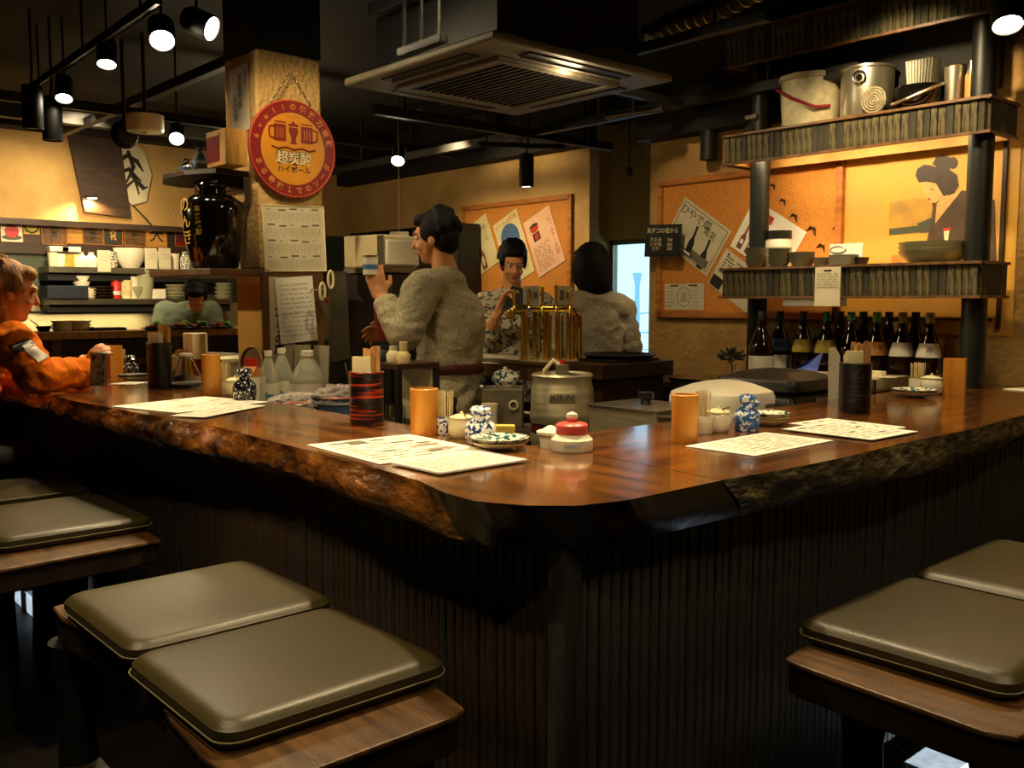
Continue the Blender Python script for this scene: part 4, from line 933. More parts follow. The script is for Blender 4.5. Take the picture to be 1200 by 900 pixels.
spec = [(892,4.145,None,'black_plastic','label_white',None,'leftmost sake bottle, in front of the shelf post, with plain dark neck'),
 (914,4.30,'label_blue','black_plastic','label_white','正宗','sake bottle with a pale blue and white shoulder label'),
 (941,4.30,'label_gold','black_plastic',None,None,'sake bottle with gold and red shoulder label, second of the two alike, dark cap'),
 (968,4.30,'label_gold','teal_cap',None,None,'sake bottle with gold label and teal cap'),
 (984,4.43,None,'black_plastic',None,None,'plain dark sake bottle half hidden behind the teal capped one'),
 (997,4.34,None,'green_cap',None,None,'green capped sake bottle behind the chopsticks'),
 (1011,4.43,None,'black_plastic',None,None,'plain dark sake bottle just right of the chopsticks'),
 (1027,4.30,'label_orange','green_cap',None,'SAKE','green capped sake bottle with an orange shoulder label'),
 (1041,4.43,None,'black_plastic',None,None,'plain dark sake bottle behind the orange labelled one'),
 (1057,4.30,'label_white','gold_cap',None,None,'gold capped sake bottle with cream label, left of the pair at right'),
 (1072,4.43,None,'black_plastic',None,None,'plain dark sake bottle between the two gold capped ones'),
 (1089,4.30,'label_white','gold_cap',None,'酒','gold capped sake bottle at the right end of the row')]
for px, y, nk, cp, bl, tx, lab in spec:
    if tx == 'SAKE': tx = '八海'
    if lab.startswith('sake bottle with gold and red'): lab = 'sake bottle with gold shoulder label and dark cap, third from the left'
    make_bottle(lab, bx_(px, y), y, BZ, cap_m=cp, neck=nk, base_lab=bl, txt=tx)
make_bottle('small green capped bottle between two gold labelled ones', bx_(955, 4.42), 4.42, BZ, cap_m='teal_cap', neck='label_orange', h=.29, r=.04, group=None)
# ================================================================== ITEMS ON THE HANGING SHELVES
Z3, Z2 = 1.533, 2.212
def at_shelf(px, y, z): p = ony(px, 300, y); return Vector((p.x, y, z))
o = thing('bucket', 'translucent white plastic bucket with a red handle on the upper shelf', 'bucket', at_shelf(945, 4.26, Z2), .1)
MB().lathe([(0,0),(.125,0),(.135,.02),(.150,.235),(.160,.24),(.160,.262),(.150,.262),(.146,.245),(.128,.01),(0,.01)], n=10, T=Matrix.Rotation(PI/10, 4, 'Z')).build('body', 'bucket', o)
MB().tube([(-.155,0,.24), (-.12,-.12,.20), (-.02,-.165,.14), (.09,-.14,.09), (.13,-.07,.10)], .008, 8).build('handle', 'red_dark', o)
for s in (-1, 1): MB().ell((s*.158, 0, .235), .018).build('ear', 'bucket', o)
o = thing('stock_pot', 'tall stainless stock pot with ring handle on the upper shelf', 'pot', at_shelf(1010, 4.26, Z2))
MB().lathe([(0,0),(.115,0),(.12,.01),(.12,.235),(.127,.24),(.127,.25),(.118,.25),(.114,.01),(0,.01)], n=36).build('body', 'steel', o)
nn = Vector((.2,-1,0)).normalized(); uu = Vector((1,.2,0)).normalized()
MB().tube([nn*.128+uu*.028*math.cos(a)+Vector((0,0,.19+.028*math.sin(a))) for a in [2*PI*j/20 for j in range(20)]], .005, 6, True).build('ring_handle', 'chrome', o); MB().cyl((0,0,0), .015, .012, 12, T=frame(nn*.118+Vector((0,0,.19)), uu, ZA, nn)).build('boss', 'chrome', o)
o = thing('wicker_disc', 'small round woven pad leaning on the stock pot', 'pad', at_shelf(1018, 4.115, Z2+.07)); b = MB()
for k in range(5): b.tube([(.012*(k+.6)*math.cos(a), -.004*k*.2, .012*(k+.6)*math.sin(a)) for a in [2*PI*j/20 for j in range(20)]], .006, 5, True)
b.build('pad', 'wicker', o)
o = thing('wok', 'dark round pan with a metal handle on the upper shelf', 'pan', at_shelf(1072, 4.25, Z2))
MB().lathe([(0,0),(.06,0),(.10,.04),(.115,.12),(.112,.12),(.095,.045),(0,.01)], n=30).build('bowl', 'black_gloss', o); MB().tube([(-.10,-.07,.05), (0,-.13,.055), (.09,-.10,.09), (.12,-.02,.12)], .007, 8).build('handle', 'steel', o)
o = thing('filter_stack', 'stack of pleated pale paper filters standing in the dark pan', 'paper filters', at_shelf(1074, 4.25, Z2+.115))
for k in range(9): MB().add([(-.055+.012*k,-.035,0),(-.05+.012*k,.035,0),(-.052+.0125*k+.01,.04,.125),(-.065+.0145*k,-.04,.125)], [(0,1,2,3)], None).add([(-.048+.012*k,-.035,0),(-.055+.0145*k,-.04,.125),(-.052+.0145*k,.04,.125),(-.046+.012*k,.035,0)], [(0,1,2,3)]).build('filter', 'paper', o, smooth=False)
o = thing('steel_tumbler', 'tall steel tumbler near the right end of the upper shelf', 'tumbler', at_shelf(1111, 4.25, Z2)); MB().lathe([(0,0),(.036,0),(.048,.185),(.046,.185),(.034,.005),(0,.005)], n=24).build('cup', 'steel', o); MB().tube([(.0485*math.cos(a), .0485*math.sin(a), .185) for a in [2*PI*j/24 for j in range(24)]], .002, 5, True).build('rim', 'chrome', o)
o = thing('glass_tumbler', 'narrow amber glass tumbler at the right end of the upper shelf', 'tumbler', at_shelf(1131, 4.22, Z2)); MB().lathe([(0,0),(.028,0),(.03,.13),(0,.13)], n=18).build('glass', 'label_orange', o); MB().lathe([(.028,.13),(.022,.15),(.02,.19),(0,.19)], n=18).build('neck', 'steel_dark', o)
o = thing('dark_bag', 'dark bundle of cloth behind the left shelf post', 'bundle', at_shelf(888, 4.30, Z2)); b = MB(); 
for q in range(4): b.ell((-.01+.01*q, -.02+.02*q, .05+.05*q), (.07-.006*q,.07,.05))
b.build('cloth', 'dark_cloth', o); MB().box((-.03,-.10,.10), (.04,-.07,.12)).build('strap', 'ink_grey', o)
# middle shelf
def bowls(label, px, r, h, n, m, y=4.22, z=Z3, cat='bowls'):
    o = thing('bowl_stack', label, cat, at_shelf(px, y, z)); st = h*.18
    for i in range(n):
        zz = i*st; MB().lathe([(0,zz),(r*.55,zz),(r*.6,zz+.006),(r*.92,zz+(h-st*(n-1))*.7),(r,zz+h-st*(n-1)),(r*.97,zz+h-st*(n-1)),(r*.85,zz+(h-st*(n-1))*.7),(r*.5,zz+.012),(0,zz+.012)], n=30).build('bowl', m, o)
    return o
bowls('stack of wide celadon bowls on the middle shelf before the picture', 1094, .150, .105, 3, 'celadon', z=Z3)
bowls('grey cup stack in front of the left shelf post', 885, .050, .115, 4, 'grey_ceramic', y=4.162)
bowls('grey cup stack under the lidded jar, right of the left post', 913, .055, .105, 4, 'grey_ceramic', y=4.16)
bowls('wider grey bowl stack beside the lidded jar', 940, .062, .085, 3, 'grey_ceramic', y=4.20)
bowls('low small grey bowl stack in the middle of the shelf', 963, .045, .055, 2, 'grey_ceramic', y=4.20)
bowls('single dark bowl right of the grey box on the middle shelf', 1009, .038, .05, 1, 'black_plastic', y=4.22)
o = thing('lidded_jar', 'glass jar of pale grains with a wide black lid on the middle shelf', 'jar', at_shelf(912, 4.30, Z3)); MB().lathe([(0,0),(.062,0),(.066,.01),(.066,.15),(.06,.165),(0,.165)], n=26).build('body', 'label_white', o); MB().cyl((0,0,.165), .066, .04, 26).build('lid', 'black_plastic', o); MB().lathe([(.0675,.09),(.0675,.12)], n=26).build('band', 'celadon', o)
o = thing('grey_box', 'grey box with a white wire loop and paper behind it', 'box', at_shelf(988, 4.18, Z3)); MB().box((-.06,-.03,0), (.055,.05,.065)).build('body', 'grey_ceramic', o, bevel=.004); MB().tube([(.04*math.cos(a)-.01, -.032, .085+.016*math.sin(a)) for a in [2*PI*j/20 for j in range(20)]], .004, 6, True).build('wire_loop', 'steel', o); MB().box((-.10,.052,.0), (.07,.056,.12)).build('paper', 'paper', o, smooth=False)
T = frame((at_shelf(968, 4.07, 0).x, 4.090, 1.445), XA, ZA, -YA)
o = sheet('notice_paper', 'pale notice sheet hung over the front of the middle shelf', 'notice', T, .132, .185, 'paper_dim'); rects([(-.02,.07,.02,.08)], 'ink', o); lines_print(o, .132, .185, 6, 'ink_soft', seed=4, y0=-.05, y1=.35); rects([(-.06,-.005,.06,-.003)], 'ink_soft', o)
T = frame((at_shelf(955, 4.125, 0).x, 4.125, 1.371), XA, ZA, -YA); o = sheet('price_strip', 'long white strip hung under the middle shelf', 'sign', T, .34, .036, 'paper'); MB().box((-.16,.012,.0), (.16,.018,.002)).build('clip', 'steel', o, smooth=False)
MB_=None

# ================================================================== WALL BOARDS AND POSTERS
def corkboard(name, label, x0, x1, z0, z1, y):
    o = thing(name, label, 'notice board', ((x0+x1)/2, y, (z0+z1)/2)); MB().box((x0,y-.012,z0), (x1,y,z1)).build('panel', 'cork', o, world=True, smooth=False)
    for a, c in (((x0-.02,y-.03,z0-.02),(x0+.015,y,z1+.02)), ((x1-.015,y-.03,z0-.02),(x1+.02,y,z1+.02)), ((x0,y-.03,z1-.015),(x1,y,z1+.02)), ((x0,y-.03,z0-.02),(x1,y,z0+.015))):
        MB().box(a, c).build('frame_strip', 'cork_frame', o, world=True, smooth=False)
    return o
Y2 = 4.5; a_ = ony(777, 216, Y2); b_ = ony(987, 190, Y2)
corkboard('cork_board', 'large orange cork board on the right wall behind the shelves', a_.x, b_.x, 1.30, a_.z, Y2)
MB().box((b_.x+.022,Y2-.004,1.22), (-1.66,Y2,2.10)).build('trim_7', 'poster_bg', smooth=False); struct(bpy.data.objects['trim_7'])
tag(MB().box((-3.5,Y2-.02,1.285), (-1.75,Y2,1.30)).build('wall_rail', 'wood_mid', smooth=False), 'thin brown rail below the right cork board', 'rail')
def poster(label, tl, tr, bl, m, axis='y', c=Y2-.016, cat='poster'): return sheet_px('poster', label, cat, axis, c, tl, tr, bl, m)
# black and white bottle poster
o, w, h = poster('tilted white poster with two dark bottles and large lettering', (803,231), (857,271), (777,283), 'paper_dim')
rects([(-.46*w,.44*h,.46*w,.452*h), (-.46*w,-.452*h,.46*w,-.44*h), (-.46*w,-.44*h,-.45*w,.44*h), (.45*w,-.44*h,.46*w,.44*h)], 'ink', o)
def bottle_shape(cx, cy, s, th):
    P_ = [(-.12,-.5),(.12,-.5),(.12,-.05),(.05,.12),(.045,.42),(.055,.5),(-.055,.5),(-.045,.42),(-.05,.12),(-.12,-.05)]
    return [(cx+s*(x*math.cos(th)-y*math.sin(th)), cy+s*(x*math.sin(th)+y*math.cos(th))) for x, y in P_]
poly(bottle_shape(-.02*w, -.12*h, .62*h, .12), 'ink', o, .0013); poly(bottle_shape(.28*w, -.18*h, .60*h, .12), 'ink', o, .0013)
rects([(-.42*w,-.42*h,.10*w,-.33*h)], 'ink', o, .0015); rects([(-.40*w,-.40*h,.06*w,-.35*h)], 'paper', o, .0018); rects([(.05*w,-.42*h,.42*w,-.25*h)], 'ink_grey', o, .0015)
text('ひやで燗', .16*w, 'ink', o, x=-.15*w, y=.30*h); text('電氣', .13*w, 'ink', o, x=.20*w, y=.20*h)
o, w, h = poster('tilted cream poster with red bottle drawings behind the left post', (884,233), (945,272), (853,286), 'paper')
for k in range(3): poly(bottle_shape((-.36+.16*k)*w, -.20*h, .5*h, 0), 'ink_brown', o, .0013); poly(circ((-.36+.16*k)*w, -.30*h, .030*w, .05*h), 'paper', o, .0017)
rects([(-.45*w,.25*h,-.05*w,.40*h)], 'ink_red', o)
o, w, h = poster('tilted white leaflet with dark corner below the bottle poster', (851,291), (905,331), (829,331), 'paper_dim')
rects([(-.48*w,-.48*h,-.25*w,-.2*h)], 'ink', o); lines_print(o, w, h, 6, 'ink_grey', seed=5, y0=-.1, y1=.4); poly(circ(-.4*w, .42*h, .02*w), 'ink', o, .002); poly(circ(.1*w, .42*h, .02*w), 'ink', o, .002)
o, w, h = poster('small landscape card with an oval figure on the cork board', (779,333), (825,332), (779,363), 'paper_dim', cat='card')
pts = circ(0, 0, .17*w, .38*h, 30); pin = circ(0, 0, .155*w, .355*h, 30); MB().add([(x,y,.001) for x, y in pts]+[(x,y,.001) for x, y in pin], [(i, (i+1) % 30, 30+(i+1) % 30, 30+i) for i in range(30)]).build('print', 'ink_grey', o, smooth=False)
rects([(-.35*w,.40*h,-.15*w,.46*h), (.12*w,.40*h,.34*w,.46*h)], 'ink', o); lines_print(o, w, h, 6, 'ink_soft', x0=-.44, x1=-.22, seed=5); lines_print(o, w, h, 6, 'ink_soft', x0=.22, x1=.44, seed=6)
poly(circ(0, .05*h, .06*w, .12*h), 'ink_soft', o, .0012); rects([(-.08*w,-.2*h,.08*w,-.05*h)], 'ink_soft', o)
# blackboard
p = ony(776, 282, 4.40); q0, q1 = ony(756, 282, 4.40), ony(797, 282, 4.40); wB = (q1-q0).length; hB = ony(776, 263, 4.40).z-ony(776, 301, 4.40).z
T = frame(p, XA, ZA, -YA) @ Matrix.Rotation(-.04, 4, 'Z'); o = sheet('blackboard', 'small blackboard with handwritten chalk menu at the wall corner', 'blackboard', T, wB, hB, 'black_plastic', .012)
text('真ダコの塩から', wB*.13, 'sign_cream', o, y=hB*.30); text('たたみ\nいか刺\nホヤ', wB*.11, 'sign_cream', o, x=-wB*.18, y=-hB*.12); text('700\n600\n500', wB*.10, 'sign_cream', o, x=wB*.22, y=-hB*.12)
MB().rod((0,hB*.4,-.10), (0,hB*.4,-.012), .004).build('hook', 'steel_dark', o)
# black brush-stroke marks on the cork board
for i, (px, py, s) in enumerate(((951,272,.055), (917,238,.04), (930,256,.045), (905,220,.035), (980,270,.04), (962,292,.05))):
    P = ony(px, py, Y2-.014); o = MB().tube([(-.5*s,0,.2*s), (-.1*s,-.004,.5*s), (.3*s,0,.3*s), (.4*s,0,-.4*s)], [.002,.006,.007,.002], 6).build('dried_pepper', 'wood_dark', loc=P)
    tag(o, ('largest dark curled shape, lower middle, pinned on the right cork board','dark curled shape just right of the post, second from the top','dark curled shape in the middle of the pinned row','topmost dark curled shape on the right cork board','dark curled shape nearest the cork board\'s right edge','lowest dark curled shape, just over the grey bowls')[i], 'ornament', 'dark curled shapes on the right cork board')
# picture of the woman in a kimono: flat poster in the warm shelf light
tl = ony(1041, 178, Y2-.006); br = ony(1170, 330, Y2-.006); T = frame(Vector(((tl.x+br.x)/2, Y2-.006, 1.68)), XA, ZA, -YA)
W_ = br.x-tl.x; H_ = .84; o = sheet('picture', 'old poster of a woman with pinned-up hair in a dark kimono', 'picture', T, W_, H_, 'poster_bg')
def PX(px, py): p = ony(px, py, Y2-.006); return (p.x-(tl.x+br.x)/2, p.z-1.68)
def pp(pts, m, z): return poly([PX(*p) for p in pts], m, o, z)
pp([(1042,238),(1070,232),(1110,236),(1110,272),(1042,275)], 'poster_shore', .0008)
pp([(1042,268),(1100,262),(1100,270),(1042,276)], 'green_grey', .0011); pp([(1075,262),(1092,255),(1095,272),(1078,273)], 'green_grey', .0012)
pp([(1092,232),(1104,232),(1117,226),(1127,223),(1150,226),(1166,235),(1168,306),(1096,306),(1086,283),(1091,262),(1093,244)], 'kimono_print', .0014)
pp([(1098,238),(1118,226),(1127,223),(1104,252),(1096,262)], 'skin_print', .0016)
pp([(1081,214),(1083,226),(1088,231),(1088,236),(1096,238),(1104,232),(1108,226),(1103,214),(1090,209)], 'skin_print', .0018)
pp([(1100,228),(1112,224),(1112,232),(1101,244)], 'skin_print', .0017)
pp([(1073,206),(1075,198),(1083,193),(1092,194),(1100,197),(1112,198),(1122,205),(1124,218),(1118,227),(1106,230),(1101,222),(1097,215),(1086,213),(1077,214)], 'hair_print', .0022)
pp([(1093,192),(1098,183),(1108,181),(1115,186),(1117,192),(1112,200),(1103,201)], 'hair_print', .0024)
b = MB(); b.add([(x, y, .0026) for x, y in [PX(*p) for p in circ(1117, 191, 6, 7)]], [tuple(range(24))]); b.build('print', 'hair_print', o, smooth=False)
pp([(1106,270),(1113,268),(1111,282),(1107,282)], 'sign_cream', .0016); pp([(1105,268),(1114,266),(1114,270),(1106,271)], 'ink_red', .0018)
pp([(1087,232.6),(1091,232),(1090,234.4),(1088,234.6)], 'ink_red', .0021); pp([(1090,221),(1096,222),(1096,222.8),(1090,222)], 'ink', .0021)
pp([(1045,300),(1062,296),(1070,304),(1068,308),(1045,308)], 'label_orange', .0012)
tag(MB().box((br.x,Y2-.02,1.25), (br.x+.018,Y2,2.12)).build('picture_batten', 'wood_dark', smooth=False), 'thin dark vertical batten at the right edge of the picture', 'batten')

# board behind the taps
YW = 5.0; a_ = ony(545, 245, YW); b_ = ony(670, 232, YW)
corkboard('cork_board', 'orange cork board with three tilted posters behind the taps', a_.x, b_.x, 1.38, a_.z, YW)
def poster1(label, tl, tr, bl, m): return sheet_px('poster', label, 'poster', 'y', YW-.018, tl, tr, bl, m)
o, w, h = poster1('left tilted poster with a brown bottle drawing behind the taps', (548,267), (569,250), (562,323), 'paper_yellow')
poly(bottle_shape(-.2*w, -.15*h, .62*h, 0), 'ink_brown', o, .0013); poly(circ(-.2*w, -.30*h, .07*w, .10*h), 'paper_yellow', o, .0017); text('ほ\nっ\nと', .2*w, 'ink_grey', o, x=.25*w, y=.18*h)
o, w, h = poster1('middle tilted poster with a large dark blue shape and red lettering', (577.5,265), (605,244), (600,335), 'paper_yellow')
poly(circ(.0, .16*h, .36*w, .22*h), 'label_blue', o, .0012); poly(circ(-.02*w, .06*h, .14*w, .12*h), 'yellow', o, .0015); text('ビールは別腹', .15*w, 'ink_red', o, y=.42*h); text('生ビール', .2*w, 'ink_red', o, y=-.35*h)
o, w, h = poster1('right tilted pink poster with red vertical lettering', (613,262), (643,240), (635,323), 'paper_pink')
text('\n'.join('ビールケン太郎'), .15*w, 'ink_red', o, x=.38*w, y=.0*h)
poly(circ(-.18*w, .30*h, .15*w, .07*h), 'ink_red', o, .0012); poly(circ(-.18*w, .33*h, .17*w, .05*h, a1=PI), 'ink', o, .0015); rects([(-.3*w,.08*h,-.05*w,.22*h)], 'ink', o, .0013); rects([(-.24*w,.10*h,-.10*w,.20*h)], 'ink_red', o, .0016); lines_print(o, w, h, 12, 'ink_brown', x0=-.4, x1=.2, y0=-.44, y1=.0, th=.12, seed=8)

# ================================================================== PILLAR ITEMS
# round sign (faces +X, hung by a chain)
sc_ = onx(343, 175, -3.93); R = .215
o = thing('round_sign', 'round red and yellow beer mug sign hanging on a chain from the pillar', 'sign', T=frame(sc_, YA, ZA, XA))
MB().lathe([(0,-.012),(R,-.012),(R+.004,-.006),(R+.004,.004),(R,.008),(0,.006)], n=64).build('disc', 'sign_red', o)
MB().tube([(R*math.cos(a), R*math.sin(a), .006) for a in [2*PI*j/64 for j in range(64)]], .005, 8, True).build('rim', 'sign_rim', o)
poly(circ(0, 0, R*.755, n=48), 'sign_orange', o, .0085, 'inner_ring'); poly(circ(0, 0, R*.735, n=48), 'sign_yellow', o, .0095, 'face')
top_ = '6vol!の超強力炭酸'; 
for i, ch in enumerate(top_):
    a = PI*.93-i*(PI*.86)/(len(top_)-1); text(ch, R*.155, 'sign_orange', o, x=R*.87*math.cos(a), y=R*.87*math.sin(a), z=.0095, rot=a-PI/2, bold=.001)
bot = 'まる最強１でのソーダ'
for i, ch in enumerate(bot):
    a = -PI*.88+i*(PI*.76)/(len(bot)-1); text(ch, R*.155, 'sign_orange', o, x=R*.87*math.cos(a), y=R*.87*math.sin(a), z=.0095, rot=a+PI/2, bold=.001)
def mug(cx, s):
    rects([(cx-.030,.03,cx+.030,.105)], 'sign_red', o, .011); rects([(cx-.026*1,.112,cx+.030,.118)], 'sign_red', o, .011)
    for dx in (-.014, 0, .014): rects([(cx+dx-.0015,.045,cx+dx+.0015,.09)], 'sign_yellow', o, .0118)
    MB().tube([(cx+s*.030,.095,.011), (cx+s*.052,.09,.011), (cx+s*.055,.065,.011), (cx+s*.05,.045,.011), (cx+s*.030,.04,.011)], .004, 6).build('print', 'sign_red', o)
mug(-.068, -1); mug(.068, 1)
poly([(-.022,.095),(-.024,.075),(-.014,.055),(-.010,.035),(-.02,.022),(.02,.022),(.010,.035),(.014,.055),(.024,.075),(.022,.095)], 'sign_red', o, .011)
poly([(-.022,.10),(-.028,.11),(-.012,.112),(0,.125),(.012,.112),(.028,.11),(.022,.10)], 'sign_red', o, .0112)
MB().tube([(-.11,.005,.010), (-.08,-.004,.010), (-.04,.006,.010), (0,-.004,.010), (.04,.006,.010), (.08,-.004,.010), (.11,.005,.010)], .004, 6).build('print', 'sign_red', o)
text('超炭酸', .060, 'ink', o, y=-.045, z=.0102, bold=.0035); text('超炭酸', .060, 'sign_cream', o, y=-.045, z=.0112, bold=.0005)
text('ハイボール', .034, 'ink', o, y=-.095, z=.0105, bold=.0008); text('THIS IS HIGHBALL', .010, 'ink_brown', o, y=.142, z=.0105)
b = MB(); nl = 9
for s in (-1, 1):
    A0 = Vector((s*R*.52, R*.86, 0)); B0 = Vector((0, R*.86+.16, -.008))
    for k in range(nl):
        c = A0.lerp(B0, (k+.5)/nl); d = (B0-A0).normalized(); e = d.cross(ZA) if k % 2 else ZA
        b.tube([c+d*.011*math.cos(t)+Vector(e)*.005*math.sin(t) for t in [2*PI*j/10 for j in range(10)]], .0016, 5, True)
b.build('chain', 'steel_dark', o)
# tall paper sign on the left face (faces -Y)
P0 = ony(270, 85, 1.995)
o, w, h = sheet_px('paper_sign', 'vertical handwritten paper strip on the left face of the pillar', 'sign', 'y', 1.994, (268.5,83), (290,73), (270,159), 'paper_dim')
text('\n'.join('黒龍吟醸'), w*.22, 'ink', o, x=w*.05, y=.10*h); text('\n'.join('石田屋'), w*.22, 'ink', o, x=-w*.22, y=-.12*h); text('\n'.join('福井県'), w*.13, 'ink_grey', o, x=w*.35, y=.28*h)
# printed menus on the right face (faces +X)
def rsheet(name, label, cat, tl, tr, bl, m, x=-3.952): return sheet_px(name, label, cat, 'x', x, tl, tr, bl, m)
o, w, h = rsheet('menu_poster', 'framed sheet of dense printed menu columns below the round sign', 'menu', (307,240), (379,243), (310,318), 'paper_dim')
for k, xx in enumerate((-.38,-.2,-.02,.16,.34)):
    for r in range(4): rects([((xx-.05)*w,(.44-.24*r-.02*(k % 2))*h,(xx+.07)*w,(.465-.24*r-.02*(k % 2))*h)] if (k+r) % 3 else [((xx-.05)*w,(.44-.24*r)*h,(xx)*w,(.45-.24*r)*h)], 'ink_grey', o)
for r in range(4): 
    rr = [((-.44+.034*i)*w, (.40-.24*r-.10-.05*((i*7) % 3)/2)*h, (-.44+.034*i+.010)*w, (.40-.24*r)*h) for i in range(26)]
    rects(rr, 'ink_soft', o)
MB().tube([(-w/2,-h/2,0), (w/2,-h/2,0), (w/2,h/2,0), (-w/2,h/2,0)], .004, 6, True).build('frame', 'cream', o)
o, w, h = rsheet('paper_sign', 'white sign with large vertical brush lettering on the lower pillar', 'sign', (314,324), (347,326), (319,434), 'paper_dim')
text('\n'.join('ふつうの店'), .052, 'ink', o, x=-.01, y=-.05*h, bold=.0012)
o, w, h = rsheet('paper_note', 'crumpled handwritten white sheet pinned on the lower pillar', 'notice', (322,326), (366,323), (333,403), 'paper', x=-3.944)
lines_print(o, w, h, 12, 'ink_soft', seed=9, th=.12); rects([(-w/2,-.06*h,w/2,-.055*h)], 'ink_grey', o)
o, w, h = rsheet('paper_note', 'printed grid sheet at the foot of the pillar behind the bottles', 'notice', (345,404), (386,405), (347,455), 'paper_dim', x=-3.94)
rects([(-.45*w,(.45-.1*k)*h,.45*w,(.455-.1*k)*h) for k in range(10)], 'ink_soft', o); poly(circ(0, .45*h, .01), 'ink', o, .002)
# scissors and peeler hanging
p = onx(383, 352, -3.80); o = thing('scissors', 'scissors with white loops hanging beside the pillar papers', 'scissors', T=frame(p, YA, ZA, XA)); b = MB()
for s, dy in ((-1,-.03), (1,.025)): b.tube([(s*.022+.02*math.cos(a)*.7, dy+.07+.04*math.sin(a), 0) for a in [2*PI*j/18 for j in range(18)]], .006, 6, True)
b.build('handles', 'cream', o); MB().prism([(-.012,.02),(.014,.02),(.022,-.14),(.006,-.16)], -.003, .003).build('blade', 'steel_dark', o, smooth=False); MB().prism([(-.022,.01),(.0,.02),(.002,-.12),(-.01,-.14)], .003, .006).build('blade', 'grey_ceramic', o, smooth=False)
MB().rod((0,.05,-.006), (0,.05,-.15), .003).build('hook', 'steel', o); MB().cyl((0,0,0), .01, .01, 12).build('pivot', 'red_dark', o)
# urn
p = ony(252, 318, 1.85); o = thing('sake_urn', 'big glossy black ceramic urn with gold lettering on the pillar ledge', 'urn', (p.x, 1.85, 1.522)); ht = ony(252, 215, 1.85).z-1.522; k = ht/.40
MB().lathe([(0,0),(.095,0),(.105,.01),(.130,.16*k),(.140,.27*k),(.128,.315*k),(.085,.345*k),(.062,.352*k),(.058,.372*k),(.068,.380*k),(.072,.392*k),(.066,.40*k),(.05,.40*k),(.048,.36*k),(0,.35*k)], n=48).build('body', 'urn', o)
def on_urn(ch, a, z, r, s, m='ink_gold'):
    nn = Vector((math.cos(a), math.sin(a), 0)); text(ch, s, m, o, T=frame(nn*r+Vector((0,0,z)), Vector((-math.sin(a), math.cos(a), 0)), ZA, nn), z=.002, bold=.001)
a0 = math.atan2(-1.85, -p.x)
for i, ch in enumerate('のんき'): on_urn(ch, a0-1.02, (.29-.075*i)*k, .141-.006*i, .075)
for i, ch in enumerate('本格焼酎'): on_urn(ch, a0-.50, (.27-.035*i)*k, .142-.004*i, .030)
# flasks and sake picture box on the half-round ledge
def flask(label, px, y, h, m='urn'):
    q = ony(px, 200, y); o = thing('sake_flask', label, 'flask', (q.x, y, 1.967)); MB().lathe([(0,0),(.024,0),(.036,.02),(.038,.05),(.028,h*.62),(.014,h*.78),(.016,h*.92),(.022,h),(.018,h),(.012,h*.8),(0,h*.78)], n=24).build('body', m, o); MB().lathe([(.039,.04),(.038,.055)], n=24).build('band', 'label_blue', o)
flask('patterned grey sake flask on the half-round ledge, left one', 219, 1.90, .095, 'indigo_white'); flask('slim dark blue-green sake flask on the half-round ledge', 235, 1.86, .118, 'navy')
q = ony(263, 196, 1.86); o = thing('picture_box', 'wooden box with red picture panel on the half-round ledge', 'box', (q.x+.01, 1.87, 1.967)); MB().box((-.10,-.05,0), (.09,.05,.155)).build('box', 'light_wood', o, smooth=False, bevel=.003); MB().box((-.092,-.054,.02), (.03,-.05,.14)).build('picture', 'red_dark', o, smooth=False); MB().box((-.09,-.0545,.13), (.03,-.054,.14)).build('border', 'ink_gold', o, smooth=False)

# ================================================================== NOOK RIGHT OF THE PILLAR: dispenser, white box, panel
o = thing('drink_dispenser', 'tall black drink dispenser the grey-shirted man works at', 'dispenser', (-4.12, 2.80, 0), .2)
MB().box((-.16,-.14,.84), (.16,.14,1.52)).build('body', 'black_plastic', o, bevel=.01); MB().box((-.17,-.15,1.52), (.17,.15,1.545)).build('top', 'steel_dark', o, smooth=False); MB().box((-.16,-.13,0), (.16,.13,.84)).build('cabinet', 'black_paint', o, smooth=False)
MB().rod((.16,-.08,1.40), (.24,-.08,1.40), .012).build('spout', 'chrome', o); MB().rod((.18,-.08,1.40), (.18,-.08,1.34), .008).build('nozzle', 'chrome', o)
o = thing('white_appliance', 'cream box-shaped appliance on top of the black dispenser', 'appliance', (-4.14, 2.78, 1.547), .2)
MB().box((-.15,-.13,0), (.13,.13,.165)).build('body', 'cream', o, bevel=.01); MB().box((.13,-.12,.01), (.155,.12,.14)).build('front', 'white_plastic', o, bevel=.01); MB().box((.10,-.135,-.0), (.14,-.13,.16)).build('seam', 'grey_ceramic', o, smooth=False)
o = MB().prism([(-.05,0),(.04,0),(.055,-.42),(-.05,-.44)], -.004, .004, frame((0,0,0), Vector((.66,.75,0)), ZA, Vector((.75,-.66,0)))).build('leaning_board', 'steel_dark', loc=onx(396, 318, -3.95), smooth=False); tag(o, 'grey panel leaning beside the scissors at the pillar', 'panel')
MB().rod((.02,.02,-.44), (.06,.06,-.75), .006).build('rod', 'steel', o)
p = atd(448, 287, 5.6); o = sheet('wall_card', 'small yellow card in the dark nook left of the grey-shirted man', 'card', frame(p, u, ZA, Vector((u.y,-u.x,0))), .045, .085, 'yellow'); rects([(-.015,-.03,.015,.03)], 'label_gold', o)
p = atd(468, 293, 5.4); o = sheet('hanging_paper', 'pale hanging sheet in the nook just left of the man\'s face', 'notice', frame(p, u, ZA, Vector((u.y,-u.x,0))), .11, .21, 'paper_dim'); poly(circ(-.035, -.08, .004), 'ink', o, .002); lines_print(o, .11, .21, 9, 'ink_soft', seed=77, th=.15); MB().rod((0,.10,-.003), (0,1.0,-.003), .0015).build('string', 'ink_soft', o)
tag(MB().box((-6.6,4.75,1.2), (-5.95,4.95,2.0)).build('nook_cupboard', 'black_paint', smooth=False), 'dark cupboard in the nook behind the grey-shirted man', 'cupboard')
